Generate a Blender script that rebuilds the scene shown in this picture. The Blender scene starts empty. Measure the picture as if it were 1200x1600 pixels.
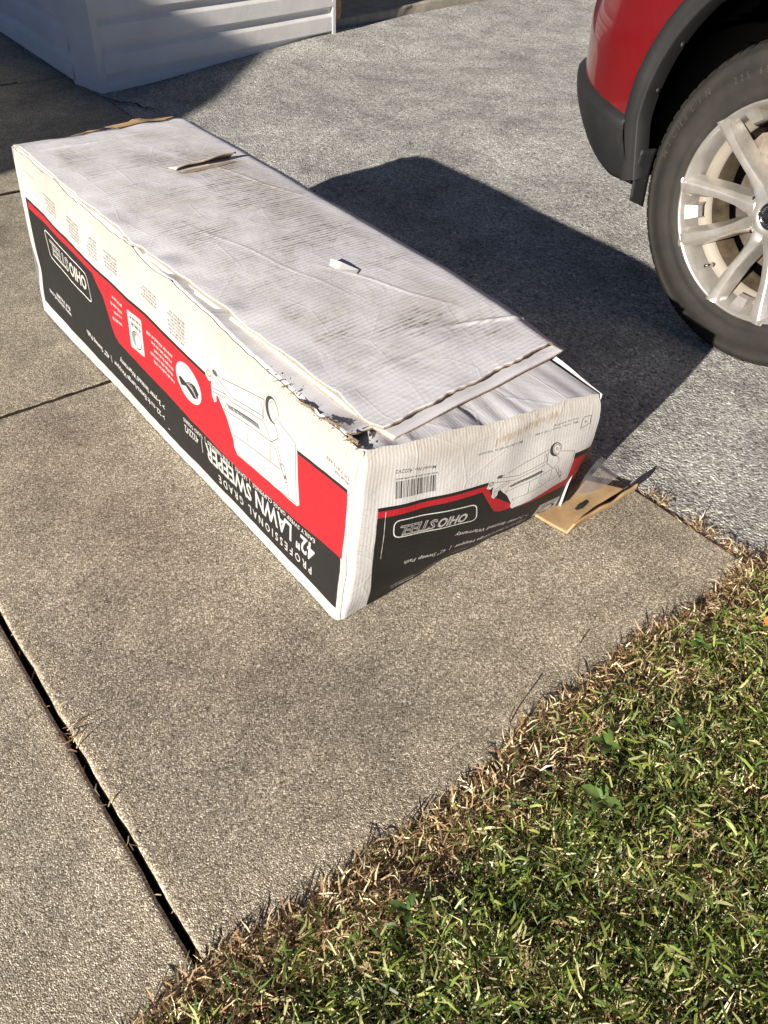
import bpy, math, random
import numpy as np
from mathutils import Matrix, Vector
R = math.radians
rng = np.random.default_rng(7); random.seed(7)
scn = bpy.context.scene; COL = scn.collection

# ---------------------------------------------------------------- camera, sky, sun, exposure
cd = bpy.data.cameras.new('camera'); cam = bpy.data.objects.new('camera', cd); COL.objects.link(cam)
cd.sensor_fit = 'VERTICAL'; cd.sensor_height = 32.0; cd.sensor_width = 24.0
cd.lens = 1244.12 / 1600 * 32.0; cd.clip_start = .02; cd.clip_end = 600
CR = Vector((.77793, -.62672, .04523)); CDn = Vector((-.39622, -.54514, -.7388)); CF = Vector((.48767, .55682, -.6724))
cam.matrix_world = Matrix(((CR.x, -CDn.x, -CF.x, 0), (CR.y, -CDn.y, -CF.y, 0), (CR.z, -CDn.z, -CF.z, 1.0292), (0, 0, 0, 1)))
scn.camera = cam
SUN_EL = 17.9; SUN_TRAVEL = Vector((.960, .281, 0)).normalized()
w = bpy.data.worlds.new('World'); scn.world = w; w.use_nodes = True
wn = w.node_tree; sky = wn.nodes.new('ShaderNodeTexSky'); sky.sky_type = 'NISHITA'; sky.sun_disc = False
sky.sun_elevation = R(SUN_EL); sky.sun_rotation = math.atan2(-SUN_TRAVEL.x, -SUN_TRAVEL.y)
sky.air_density = .24; sky.dust_density = .04; sky.ozone_density = 2.0
wn.links.new(sky.outputs[0], wn.nodes['Background'].inputs[0]); wn.nodes['Background'].inputs[1].default_value = .05
sl = bpy.data.lights.new('sun', 'SUN'); so = bpy.data.objects.new('sun', sl); COL.objects.link(so)
sl.energy = 5.0; sl.angle = R(.53); sl.color = (1, .92, .82)
ce = math.cos(R(SUN_EL)); so.rotation_euler = Vector((SUN_TRAVEL.x * ce, SUN_TRAVEL.y * ce, -math.sin(R(SUN_EL)))).to_track_quat('-Z', 'Y').to_euler()
so.location = (-4, -2, 4)
vs = scn.view_settings; vs.view_transform = 'Standard'; vs.look = 'None'; vs.gamma = 1; vs.use_curve_mapping = False
vs.exposure = 1.12

# ---------------------------------------------------------------- helpers
def tag(o, label=None, cat=None, group=None, kind=None):
    if label: o['label'] = label
    if cat: o['category'] = cat
    if group: o['group'] = group
    if kind: o['kind'] = kind
    return o
def empty(name, loc, rz=0, **k):
    o = bpy.data.objects.new(name, None); COL.objects.link(o); o.location = loc; o.rotation_euler = (0, 0, rz)
    o.empty_display_size = .1
    return tag(o, **k)
def mesh(name, V, F, mats, parent=None, mi=None, uv=None, smooth=False, local=False, tint=None):
    """one mesh object; V in world coordinates unless local"""
    V = np.asarray(V, float).reshape(-1, 3)
    if parent is not None and not local:
        V = V - np.array(parent.location)
    me = bpy.data.meshes.new(name)
    if isinstance(F, np.ndarray) and F.ndim == 2:
        n, k = F.shape
        me.vertices.add(len(V)); me.vertices.foreach_set('co', V.ravel())
        me.loops.add(n * k); me.loops.foreach_set('vertex_index', F.ravel().astype(np.int32))
        me.polygons.add(n); me.polygons.foreach_set('loop_start', np.arange(0, n * k, k, dtype=np.int32))
        try: me.polygons.foreach_set('loop_total', np.full(n, k, np.int32))
        except Exception: pass
        me.update(calc_edges=True)
    else:
        me.from_pydata(V.tolist(), [], [tuple(int(i) for i in f) for f in F])
    if not isinstance(mats, (list, tuple)): mats = [mats]
    for m in mats: me.materials.append(m)
    if mi is not None: me.polygons.foreach_set('material_index', np.asarray(mi, np.int32))
    if uv is not None:
        L = me.uv_layers.new(name='UVMap'); li = np.empty(len(me.loops), np.int32); me.loops.foreach_get('vertex_index', li)
        L.data.foreach_set('uv', np.asarray(uv, np.float32)[li].ravel())
    if tint is not None:
        a = me.color_attributes.new('tint', 'FLOAT_COLOR', 'POINT'); a.data.foreach_set('color', np.asarray(tint, np.float32).ravel())
    if smooth: me.polygons.foreach_set('use_smooth', np.ones(len(me.polygons), bool))
    me.validate(); me.update()
    o = bpy.data.objects.new(name, me); COL.objects.link(o)
    if parent is not None: o.parent = parent
    return o
_k = rng.normal(size=(24, 3)); _k /= np.linalg.norm(_k, axis=1)[:, None]; _ph = rng.uniform(0, 6.28, 24)
def noise(P, scale, seed=0):
    """smooth position noise about -1..1"""
    P = np.asarray(P, float); r = np.zeros(P.shape[:-1]); idx = [(seed * 7 + i * 5) % 24 for i in range(6)]
    for j, i in enumerate(idx):
        r += np.sin(P @ _k[i] * scale * (1 + .23 * j) + _ph[(i + seed) % 24] + seed * 1.7)
    return r / 3.2
def gridfaces(nu, nv, off=0):
    i = np.arange(nu - 1)[:, None] * nv + np.arange(nv - 1)[None, :]
    return np.stack([i, i + nv, i + nv + 1, i + 1], -1).reshape(-1, 4) + off
def quad4(Q, u, v):
    Q = np.asarray(Q, float); u = u[..., None]; v = v[..., None]
    return (1 - u) * (1 - v) * Q[0] + u * (1 - v) * Q[1] + u * v * Q[2] + (1 - u) * v * Q[3]
def uvgrid(nu, nv):
    return np.meshgrid(np.linspace(0, 1, nu), np.linspace(0, 1, nv), indexing='ij')
def normals(P):
    du = np.gradient(P, axis=0); dv = np.gradient(P, axis=1); n = np.cross(du, dv)
    return n / (np.linalg.norm(n, axis=-1, keepdims=True) + 1e-12)
def sheet(name, P, mats, parent, thick=0., uv=None, flip=False, **k):
    """P: nu x nv x 3 grid. With thickness: front, back and edge faces (edge = material 1)"""
    nu, nv = P.shape[:2]; F = gridfaces(nu, nv); V = P.reshape(-1, 3); N = normals(P).reshape(-1, 3)
    if flip: F = F[:, ::-1]; N = -N
    UV = uv.reshape(-1, 2) if uv is not None else None
    if thick:
        n = nu * nv; B = V - N * thick; Fb = F[:, ::-1] + n
        ring = [(i, 0) for i in range(nu)] + [(nu - 1, j) for j in range(1, nv)] + [(i, nv - 1) for i in range(nu - 2, -1, -1)] + [(0, j) for j in range(nv - 2, 0, -1)]
        ids = np.array([a * nv + b for a, b in ring]); nx = np.roll(ids, -1)
        E = np.stack([ids, ids + n, nx + n, nx], -1)
        if flip: E = E[:, ::-1]
        mi = np.r_[np.zeros(len(F)), np.full(len(Fb), min(1, len(mats) - 1) if isinstance(mats, list) else 0), np.full(len(E), min(1, len(mats) - 1) if isinstance(mats, list) else 0)]
        V = np.r_[V, B]; F = np.r_[F, Fb, E]
        if UV is not None: UV = np.r_[UV, UV]
        return mesh(name, V, F, mats, parent, mi=mi, uv=UV, **k)
    return mesh(name, V, F, mats, parent, uv=UV, **k)
def box(name, a, b, mat, parent=None, jit=0, bev=.0):
    a = np.array(a, float); b = np.array(b, float)
    V = [[(a, b)[i][0], (a, b)[j][1], (a, b)[k][2]] for i in (0, 1) for j in (0, 1) for k in (0, 1)]
    F = [(0, 1, 3, 2), (4, 6, 7, 5), (0, 4, 5, 1), (2, 3, 7, 6), (0, 2, 6, 4), (1, 5, 7, 3)]
    return mesh(name, V, F, mat, parent)
def tube_verts(path, rad, n=8):
    path = np.asarray(path, float); V = []; F = []
    for i, p in enumerate(path):
        t = path[min(i + 1, len(path) - 1)] - path[max(i - 1, 0)]; t /= np.linalg.norm(t) + 1e-9
        a = np.cross(t, (0, 0, 1)); a = a if np.linalg.norm(a) > .1 else np.cross(t, (1, 0, 0)); a /= np.linalg.norm(a); b = np.cross(t, a)
        r = rad[i] if hasattr(rad, '__len__') else rad
        for k in range(n):
            V.append(p + r * (a * math.cos(6.2832 * k / n) + b * math.sin(6.2832 * k / n)))
    for i in range(len(path) - 1):
        for k in range(n): F.append((i * n + k, i * n + (k + 1) % n, (i + 1) * n + (k + 1) % n, (i + 1) * n + k))
    F.append(tuple(range(n))[::-1]); F.append(tuple((len(path) - 1) * n + k for k in range(n)))
    return V, F

# ---------------------------------------------------------------- materials
def mat(name, col=(.5, .5, .5), rough=.7, metal=0, spec=.4, **kw):
    m = bpy.data.materials.new(name); m.use_nodes = True; b = m.node_tree.nodes['Principled BSDF']
    b.inputs['Base Color'].default_value = (*col, 1); b.inputs['Roughness'].default_value = rough
    b.inputs['Metallic'].default_value = metal; b.inputs['Specular IOR Level'].default_value = spec
    for k, v in kw.items(): b.inputs[k.replace('_', ' ')].default_value = v
    return m
class NT:
    """tiny node helper"""
    def __init__(s, m): s.m = m; s.t = m.node_tree; s.b = s.t.nodes['Principled BSDF']
    def n(s, t, **k):
        x = s.t.nodes.new(t)
        for a, b in k.items(): setattr(x, a, b)
        return x
    def l(s, a, b): s.t.links.new(a, b)
    def coord(s, kind='Object', scale=(1, 1, 1), rot=(0, 0, 0)):
        c = s.n('ShaderNodeTexCoord'); mp = s.n('ShaderNodeMapping'); mp.inputs['Scale'].default_value = scale; mp.inputs['Rotation'].default_value = rot
        s.l(c.outputs[kind], mp.inputs[0]); return mp.outputs[0]
    def noise(s, co, scale, detail=4, rough=.55, dist=0):
        x = s.n('ShaderNodeTexNoise'); x.inputs['Scale'].default_value = scale; x.inputs['Detail'].default_value = detail
        x.inputs['Roughness'].default_value = rough; x.inputs['Distortion'].default_value = dist; s.l(co, x.inputs['Vector']); return x.outputs['Fac']
    def voro(s, co, scale, feat='F1', out='Distance'):
        x = s.n('ShaderNodeTexVoronoi', feature=feat); x.inputs['Scale'].default_value = scale; s.l(co, x.inputs['Vector']); return x.outputs[out]
    def ramp(s, f, pts):
        x = s.n('ShaderNodeValToRGB'); e = x.color_ramp.elements
        while len(e) < len(pts): e.new(.5)
        for i, (p, c) in enumerate(pts):
            e[i].position = p; e[i].color = (*c, 1) if hasattr(c, '__len__') else (c, c, c, 1)
        s.l(f, x.inputs[0]); return x.outputs[0]
    def mix(s, f, a, b, mode='MIX'):
        x = s.n('ShaderNodeMix', data_type='RGBA', blend_type=mode)
        for v, i in ((f, 0), (a, 6), (b, 7)):
            if hasattr(v, 'is_output'): s.l(v, x.inputs[i])
            elif i == 0: x.inputs[0].default_value = v
            else: x.inputs[i].default_value = (*v, 1) if hasattr(v, '__len__') else (v, v, v, 1)
        return x.outputs[2]
    def math(s, op, a, b=0.):
        x = s.n('ShaderNodeMath', operation=op)
        for i, v in enumerate((a, b)):
            if hasattr(v, 'is_output'): s.l(v, x.inputs[i])
            else: x.inputs[i].default_value = v
        return x.outputs[0]
    def bump(s, h, dist, strength=1., prev=None):
        x = s.n('ShaderNodeBump'); x.inputs['Distance'].default_value = dist; x.inputs['Strength'].default_value = strength
        s.l(h, x.inputs['Height'])
        if prev is not None: s.l(prev, x.inputs['Normal'])
        return x.outputs[0]
    def color(s, c): s.l(c, s.b.inputs['Base Color'])
    def normal(s, c): s.l(c, s.b.inputs['Normal'])

def make_concrete(name, lo, mid, hi):
    m = mat(name, rough=.9, spec=.2); t = NT(m); co = t.coord('Object')
    gr = t.n('ShaderNodeRGBToBW'); t.l(t.voro(co, 540, out='Color'), gr.inputs[0]); g = gr.outputs[0]
    gr2 = t.n('ShaderNodeRGBToBW'); t.l(t.voro(co, 300, out='Color'), gr2.inputs[0])
    f = t.noise(co, 420, 3, .75); big = t.noise(co, 2.6, 5, .62, .4); midn = t.noise(co, 15, 5, .65)
    mixg = t.math('ADD', t.math('ADD', t.math('MULTIPLY', g, .62), t.math('MULTIPLY', f, .34)), t.math('MULTIPLY', gr2.outputs[0], .16))
    base = t.ramp(mixg, [(.34, lo), (.50, mid), (.64, mid), (.80, hi)])
    base = t.mix(1., base, t.ramp(big, [(.28, .58), (.46, .86), (.68, 1.12)]), 'MULTIPLY')
    base = t.mix(1., base, t.ramp(midn, [(.3, .78), (.66, 1.08)]), 'MULTIPLY')
    st = t.math('MULTIPLY', t.ramp(t.voro(co, 120), [(.10, 1.), (.20, 0.)]), t.ramp(t.noise(co, 75, 2, .5), [(.54, 0.), (.60, .7)])); base = t.mix(st, base, t.mix(t.ramp(t.noise(co, 33, 2), [(.45, 0.), (.55, 1.)]), (.12, .10, .08), (.62, .56, .46)))
    pale = t.math('MULTIPLY', t.ramp(t.voro(co, 24), [(.05, 1.), (.16, 0.)]), t.ramp(t.noise(co, 40, 3, .6), [(.5, 0.), (.62, .5)])); base = t.mix(pale, base, (.46, .42, .36))
    sx = t.n('ShaderNodeSeparateXYZ'); t.l(co, sx.inputs[0])
    ed = t.math('ADD', sx.outputs[1], t.math('MULTIPLY', t.noise(co, 7, 4, .6), .26))
    jd = t.math('ABSOLUTE', t.math('SUBTRACT', sx.outputs[0], .073)); jw = t.ramp(t.math('ADD', jd, t.math('MULTIPLY', t.noise(co, 16, 4, .6), .05)), [(.028, .55), (.075, 0.)])
    wear = t.math('MAXIMUM', t.ramp(ed, [(.44, .42), (.66, 0.)]), jw); base = t.mix(1., base, t.mix(wear, (1., 1., 1.), (1.5, 1.46, 1.38)), 'MULTIPLY')
    t.color(base)
    h = t.math('ADD', t.math('MULTIPLY', t.ramp(t.voro(co, 540), [(.1, 1.), (.75, 0.)]), t.math('ADD', g, .25)), t.math('MULTIPLY', f, .6))
    n = t.bump(h, .0010, .75); n = t.bump(t.noise(co, 60, 3), .002, .18, n); t.normal(n)
    return m
M = {}
M['concrete_pale'] = make_concrete('paler_sand_concrete', (.145, .123, .090), (.39, .345, .265), (.86, .79, .63))
M['concrete'] = make_concrete('exposed_sand_concrete', (.12, .103, .077), (.35, .307, .235), (.86, .79, .63))
def make_asphalt():
    m = mat('worn_asphalt', rough=.9, spec=.2); t = NT(m); co = t.coord('Object')
    gr = t.n('ShaderNodeRGBToBW'); t.l(t.voro(co, 185, out='Color'), gr.inputs[0]); g = gr.outputs[0]
    gr2 = t.n('ShaderNodeRGBToBW'); t.l(t.voro(co, 110, out='Color'), gr2.inputs[0])
    f = t.noise(co, 240, 3, .75); big = t.noise(co, 1.1, 5, .6, .5); mi = t.noise(co, 6, 5, .68)
    mixg = t.math('ADD', t.math('ADD', t.math('MULTIPLY', g, .52), t.math('MULTIPLY', f, .36)), t.math('MULTIPLY', gr2.outputs[0], .22))
    base = t.ramp(mixg, [(.32, (.15, .147, .137)), (.48, (.38, .372, .348)), (.66, (.49, .48, .447)), (.82, (.86, .845, .785))])
    base = t.mix(1., base, t.ramp(big, [(.3, .80), (.7, 1.12)]), 'MULTIPLY'); base = t.mix(1., base, t.ramp(mi, [(.28, .66), (.6, 1.07)]), 'MULTIPLY')
    base = t.mix(t.math('MULTIPLY', t.ramp(t.noise(co, 2.1, 5, .6, .8), [(.52, 0.), (.66, .45)]), t.ramp(t.noise(co, 50, 3, .7), [(.4, .2), (.6, 1.)])), base, (.14, .135, .125))
    t.color(base)
    h = t.math('ADD', t.math('MULTIPLY', t.ramp(t.voro(co, 185), [(.1, 1.), (.75, 0.)]), t.math('ADD', g, .3)), t.math('MULTIPLY', f, .6))
    n = t.bump(h, .0026, .9); n = t.bump(t.noise(co, 22, 4), .008, .35, n); t.normal(n)
    return m
M['asphalt'] = make_asphalt()
def make_simple(name, a, b, scale, bump=.001, rough=.9, bs=None, detail=4, coord='Object'):
    m = mat(name, rough=rough, spec=.25); t = NT(m); co = t.coord(coord)
    f = t.noise(co, scale, detail, .65); t.color(t.ramp(f, [(.3, a), (.7, b)])); t.normal(t.bump(t.noise(co, bs or scale * 2, 4, .7), bump, .8)); return m
M['soil'] = make_simple('dark_soil', (.012, .008, .005), (.05, .034, .02), 60, .006)
M['kraft'] = make_simple('brown_cardboard', (.33, .215, .105), (.42, .29, .155), 40, .0006, .85)
M['kraft_edge'] = make_simple('cardboard_cut_edge', (.22, .165, .11), (.44, .37, .28), 220, .001, .9)
M['siding'] = make_simple('vinyl_siding', (.74, .72, .68), (.85, .83, .79), 5, .0012, .55, 30)
M['curb'] = make_simple('cast_concrete', (.27, .24, .19), (.42, .38, .30), 14, .003, .9, 60)
M['wood'] = make_simple('splintered_wood', (.30, .17, .08), (.52, .33, .17), 30, .002, .8)
M['dark'] = mat('hole_shade', (.02, .02, .02), .9)
M['roof'] = make_simple('roof_shingle', (.05, .045, .04), (.12, .11, .10), 40, .004)

# ---------------------------------------------------------------- ground, driveway, walkway
g = mesh('ground', [(-150, -150, -.06), (150, -150, -.06), (150, 150, -.06), (-150, 150, -.06)], np.array([[0, 1, 2, 3]]), M['soil']); tag(g, kind='structure')
HC = np.array([1.452, 3.692]); HY = R(9.5); HD = np.array([math.cos(HY), math.sin(HY)]); HN = np.array([math.sin(HY), -math.cos(HY)])   # house corner, wall direction, outward
def sst(x, a, b):
    t = np.clip((x - a) / (b - a), 0, 1); return t * t * (3 - 2 * t)
def drive_z(x, y):
    dx = x - HC[0]; dy = y - HC[1]; s = dx * HD[0] + dy * HD[1]; d = -(dx * -HN[0] + dy * -HN[1])
    ramp = .058 * sst(s, .05, 1.45) * (1 - sst(d, -.05, .55))
    return ramp - .006
def edge_x(y):   # right edge of the walkway
    return 1.203 + .227 * sst(y, 1.4, 3.7) ** .8
nx, ny = 150, 130
u, v = uvgrid(nx, ny); Y = .30 + 8.2 * v ** 1.25; X = (edge_x(Y) + .004) + (9.0 - edge_x(Y)) * u ** 1.5
P = np.stack([X, Y, drive_z(X, Y)], -1)
P[..., 2] += .004 * noise(np.stack([X, Y, 0 * X], -1), 6, 3) * np.minimum(1, (X - edge_x(Y)) * 3)
P[0, :, 0] += .005 * noise(P[0] * [0, 1, 0], 60, 2)
skirt = P[:1].copy(); skirt[..., 2] = -.07; P = np.concatenate([skirt, P], 0)
drive = sheet('driveway', P, M['asphalt'], None, flip=False, smooth=True); tag(drive, kind='structure')

walk = empty('walkway', (0, 0, 0), kind='structure')
def slab(x0, x1, y0, y1, seed, n=(70, 70), dz=0., m='concrete'):
    fx0 = x0 if callable(x0) else (lambda y, c=x0: c + 0 * y); fx1 = x1 if callable(x1) else (lambda y, c=x1: c + 0 * y)
    nu, nv = n; u = np.linspace(0, 1, nu); v = np.linspace(0, 1, nv)
    e = lambda t, L: np.clip(np.where(t < .5, (t * 2) ** 2.2 / 2, 1 - (2 - t * 2) ** 2.2 / 2), 0, 1)
    U, Vv = np.meshgrid(e(u, 1), e(v, 1), indexing='ij'); Y = y0 + (y1 - y0) * Vv; X = fx0(Y) + (fx1(Y) - fx0(Y)) * U
    P = np.stack([X, Y, 0 * X + dz], -1); d = np.minimum(np.minimum(X - fx0(Y), fx1(Y) - X), np.minimum(Y - y0, y1 - Y))
    P[..., 2] -= np.clip(.006 - d, 0, 1) ** 2 / .006 * .5
    P[..., 2] += .0012 * noise(P, 9, seed)
    wx = .0011 * noise(P * [0, 1, 0], 130, seed) + .0009 * noise(P * [0, 1, 0], 30, seed + 3); edge = np.clip(1 - np.minimum(X - fx0(Y), fx1(Y) - X) / .02, 0, 1)
    P[..., 0] += wx * edge
    P[..., 1] += .002 * noise(P * [1, 0, 0], 90, seed + 1) * np.clip(1 - np.minimum(Y - y0, y1 - Y) / .02, 0, 1)
    # skirt all round
    Q = np.pad(P, ((1, 1), (1, 1), (0, 0)), mode='edge'); Q[0, :, 2] = Q[-1, :, 2] = -.075; Q[:, 0, 2] = Q[:, -1, 2] = -.075
    return sheet('concrete_slab', Q, M[m], walk, smooth=True)
for i, (a, b) in enumerate(((.345, 1.564), (1.577, 2.775), (2.785, 3.985), (3.993, 5.2), (5.208, 6.6))):
    slab(.083, edge_x if b < 3.9 else (lambda y: edge_x(y) + 0 * y), a, b, i, dz=-.005 * min(i, 1))
for i, (a, b) in enumerate(((.345, 2.05), (2.06, 3.6), (3.61, 5.2))):
    slab(-1.45, .0728, a, b, i + 6, (60, 60), .0, 'concrete_pale')
def filler(name, x0, x1, y0, y1, z, m):
    return tag(mesh(name, [(x0, y0, z), (x1, y0, z), (x1, y1, z), (x0, y1, z)], np.array([[0, 1, 2, 3]]), m), kind='structure')
filler('joint_soil', .05, .095, .3, 6.5, -.034, M['soil'])
for yj, wj in ((1.5705, .0055), (2.78, .006), (3.989, .006)):   # dirt packed into the cross joints
    xs_ = np.linspace(.09, 1.2, 90); pr = np.stack([xs_, 0 * xs_, 0 * xs_], -1); a_ = wj + .0022 * noise(pr, 70, 3) + .0015 * noise(pr, 210, 5); b2_ = wj + .0022 * noise(pr, 60, 8) + .0015 * noise(pr, 190, 2)
    zz_ = -.0028 + .0012 * noise(pr, 120, 4)
    tag(sheet('joint_soil', np.stack([np.stack([xs_, yj - a_, zz_], -1), np.stack([xs_, yj + b2_, zz_], -1)], 1), M['soil'], None), kind='structure')

ck = [(1.425, 3.62), (1.452, 3.51), (1.505, 3.45), (1.50, 3.40), (1.545, 3.33)]; V = []
for i, (x, y) in enumerate(ck): wv_ = .007 * (1 - abs(i - 2) / 3); V += [(x - wv_, y, float(drive_z(x, y)) + .006), (x + wv_, y + .004, float(drive_z(x, y)) + .006)]
tag(mesh('driveway_crack', V, [(2 * i, 2 * i + 1, 2 * i + 3, 2 * i + 2) for i in range(4)], M['soil']), kind='structure')

# ---------------------------------------------------------------- house with lap siding
house = empty('house', (HC[0], HC[1], 0), label='white vinyl sided house corner at the top of the driveway', cat='house')
def course(parent, p0, d, nrm, L, z0, h, a0=0.):
    """one lap siding board: profile swept along the wall"""
    prof = [(.000, z0 + .006), (.021, z0), (.0225, z0 + .004), (.0195, z0 + h * .60), (.0165, z0 + h * .65), (.006, z0 + h * .80), (.0015, z0 + h * .90), (.000, z0 + h + .008)]
    ns = 14; V = []; F = []
    for i in range(ns):
        s = a0 + (L - a0) * i / (ns - 1)
        for o, z in prof:
            wob = .0012 * math.sin(s * 3.1 + z * 20) + .0008 * math.sin(s * 7.7 + 1.3 + z * 9)
            V.append((p0[0] + d[0] * s + nrm[0] * (o + wob), p0[1] + d[1] * s + nrm[1] * (o + wob), z + .0008 * math.sin(s * 5)))
    k = len(prof)
    for i in range(ns - 1):
        for j in range(k - 1): F.append((i * k + j, (i + 1) * k + j, (i + 1) * k + j + 1, i * k + j + 1))
    return mesh('siding_board', V, F, M['siding'], parent)
WL = 1.415
for i in range(22): course(house, HC, HD, HN, WL, .062 + .111 * (i - 1), .111, .026)
LD = np.array([.035, .9994]); LN = np.array([-.9994, .035]); LP = np.array([1.428, 3.79])
for i in range(22): course(house, LP, LD, LN, 2.6, .010 + .113 * (i - 1) + (.0), .113, .06)
# corner trim (an L in plan), white edge trim, wood post, wall cores
def prism(name, poly, z0, z1, m, parent):
    n = len(poly); V = [(x, y, z0) for x, y in poly] + [(x, y, z1) for x, y in poly]
    F = [tuple(range(n))[::-1], tuple(range(n, 2 * n))] + [(i, (i + 1) % n, (i + 1) % n + n, i + n) for i in range(n)]
    return mesh(name, V, F, m, parent)
c0 = HC - HD * .006 + HN * .02
a = c0 + HD * .034; b_ = np.array([LP[0], LP[1]]) + LN * .022 + LD * .075; b2 = b_ - LN * .03; a2 = a - HN * .03
prism('corner_trim', [tuple(c0), tuple(a), tuple(a2), tuple(b2), tuple(b_)], -.02, 2.6, M['siding'], house)
t0 = HC + HD * WL + HN * .024; t1 = t0 + HD * .022
prism('edge_trim', [tuple(t0), tuple(t1), tuple(t1 - HN * .05), tuple(t0 - HN * .05)], .035, 2.6, M['siding'], house)
q0 = HC + HD * (WL + .0225) + HN * .012
V, F = [], []
prof = []
for k, (zz, sc, off) in enumerate(((.115, .7, .004), (.135, .95, 0), (.20, 1.02, -.003), (.30, .98, .002), (.5, 1, 0), (2.6, 1, 0))):
    for sx, sy in ((0, 0), (1, 0), (1, 1), (0, 1)):
        V.append((*(q0 + HD * (.055 * sx * sc + off) - HN * (.04 * sy * sc)), zz + .012 * ((sx + sy * 2) % 3 - 1) * (k == 0)))
for k in range(5):
    for j in range(4): F.append((k * 4 + j, k * 4 + (j + 1) % 4, k * 4 + 4 + (j + 1) % 4, k * 4 + 4 + j))
F += [(3, 2, 1, 0), (20, 21, 22, 23)]
tag(mesh('door_post', V, F, M['wood'], house), label='bare splintered wooden post beside the siding')
w0 = HC - HN * .004; w1 = HC + HD * (WL + .02) - HN * .004
prism('wall', [tuple(w0), tuple(w1), tuple(w1 - HN * .12), (LP[0] + .12, LP[1] + .05), (LP[0] + .12, 6.4), (LP[0] + .095, 6.4), tuple(LP + [.004, .03])], -.03, 2.6, M['siding'], house)
# garage floor step
K0 = HC + HD * 1.47 - HN * .045
kx = np.linspace(0, 3.4, 60)
prof = [(0, -.05), (-.004, .02), (-.002, .088), (-.010, .098), (-.06, .102), (-.9, .105)]
Vk = []
for s in kx:
    for j, (d, z) in enumerate(prof):
        p = np.array([*(K0 + HD * s - HN * (-d)), z]); nz = noise(p[None] * [1, 1, 3], 28, 4)[0]
        rough = .004 * nz if j in (1, 2, 3) else .001 * nz
        if j in (1, 2) and abs(s - .62) < .09: rough -= .012 * abs(noise(p[None], 90, 2)[0])
        Vk.append((p[0] + HN[0] * rough, p[1] + HN[1] * rough, p[2] + rough * .4 + .012 * s / 3.4))
cur = mesh('concrete_curb', Vk, gridfaces(60, len(prof)), M['curb'])
tag(cur, 'chipped concrete step edge running on from the end of the siding', 'curb')
box('garage_wall', (HC[0] + .3, HC[1] + 1.9, -.02), (8, HC[1] + 2.05, 2.6), M['siding'], house)

# added unseen building, its gable shaped to shade the far end of the walk
shade_gable = empty('shade_gable', (-4, 1.5, 0), label='unseen gabled building added left of the walkway to cast the far shade', cat='shade_gable')
SX = -4.0; SYa = 1.56; zE = 1.835
gp_ = [(SYa, -.05), (SYa + 5.2, -.05), (SYa + 5.2, zE), (SYa + 2.6, zE + 2.05), (SYa, zE)]
V = [(SX, y, z) for y, z in gp_] + [(SX - 3, y, z) for y, z in gp_]; n = 5
mesh('wall', V, [tuple(range(5)), tuple(range(5, 10))[::-1]] + [(i, i + 5, (i + 1) % 5 + 5, (i + 1) % 5) for i in range(5)], M['siding'], shade_gable)
for sgn in (0, 1):
    ya, yb = (SYa - .02, SYa + 2.6) if not sgn else (SYa + 5.22, SYa + 2.6)
    V = [(SX + .02, ya, zE - .01), (SX + .02, yb, zE + 2.05), (SX - 3.02, yb, zE + 2.05), (SX - 3.02, ya, zE - .01)]; V += [(x, y, z + .03) for x, y, z in V]
    mesh('roof', V, [(3, 2, 1, 0), (4, 5, 6, 7), (0, 1, 5, 4), (1, 2, 6, 5), (2, 3, 7, 6), (3, 0, 4, 7)], M['roof'], shade_gable)

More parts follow.
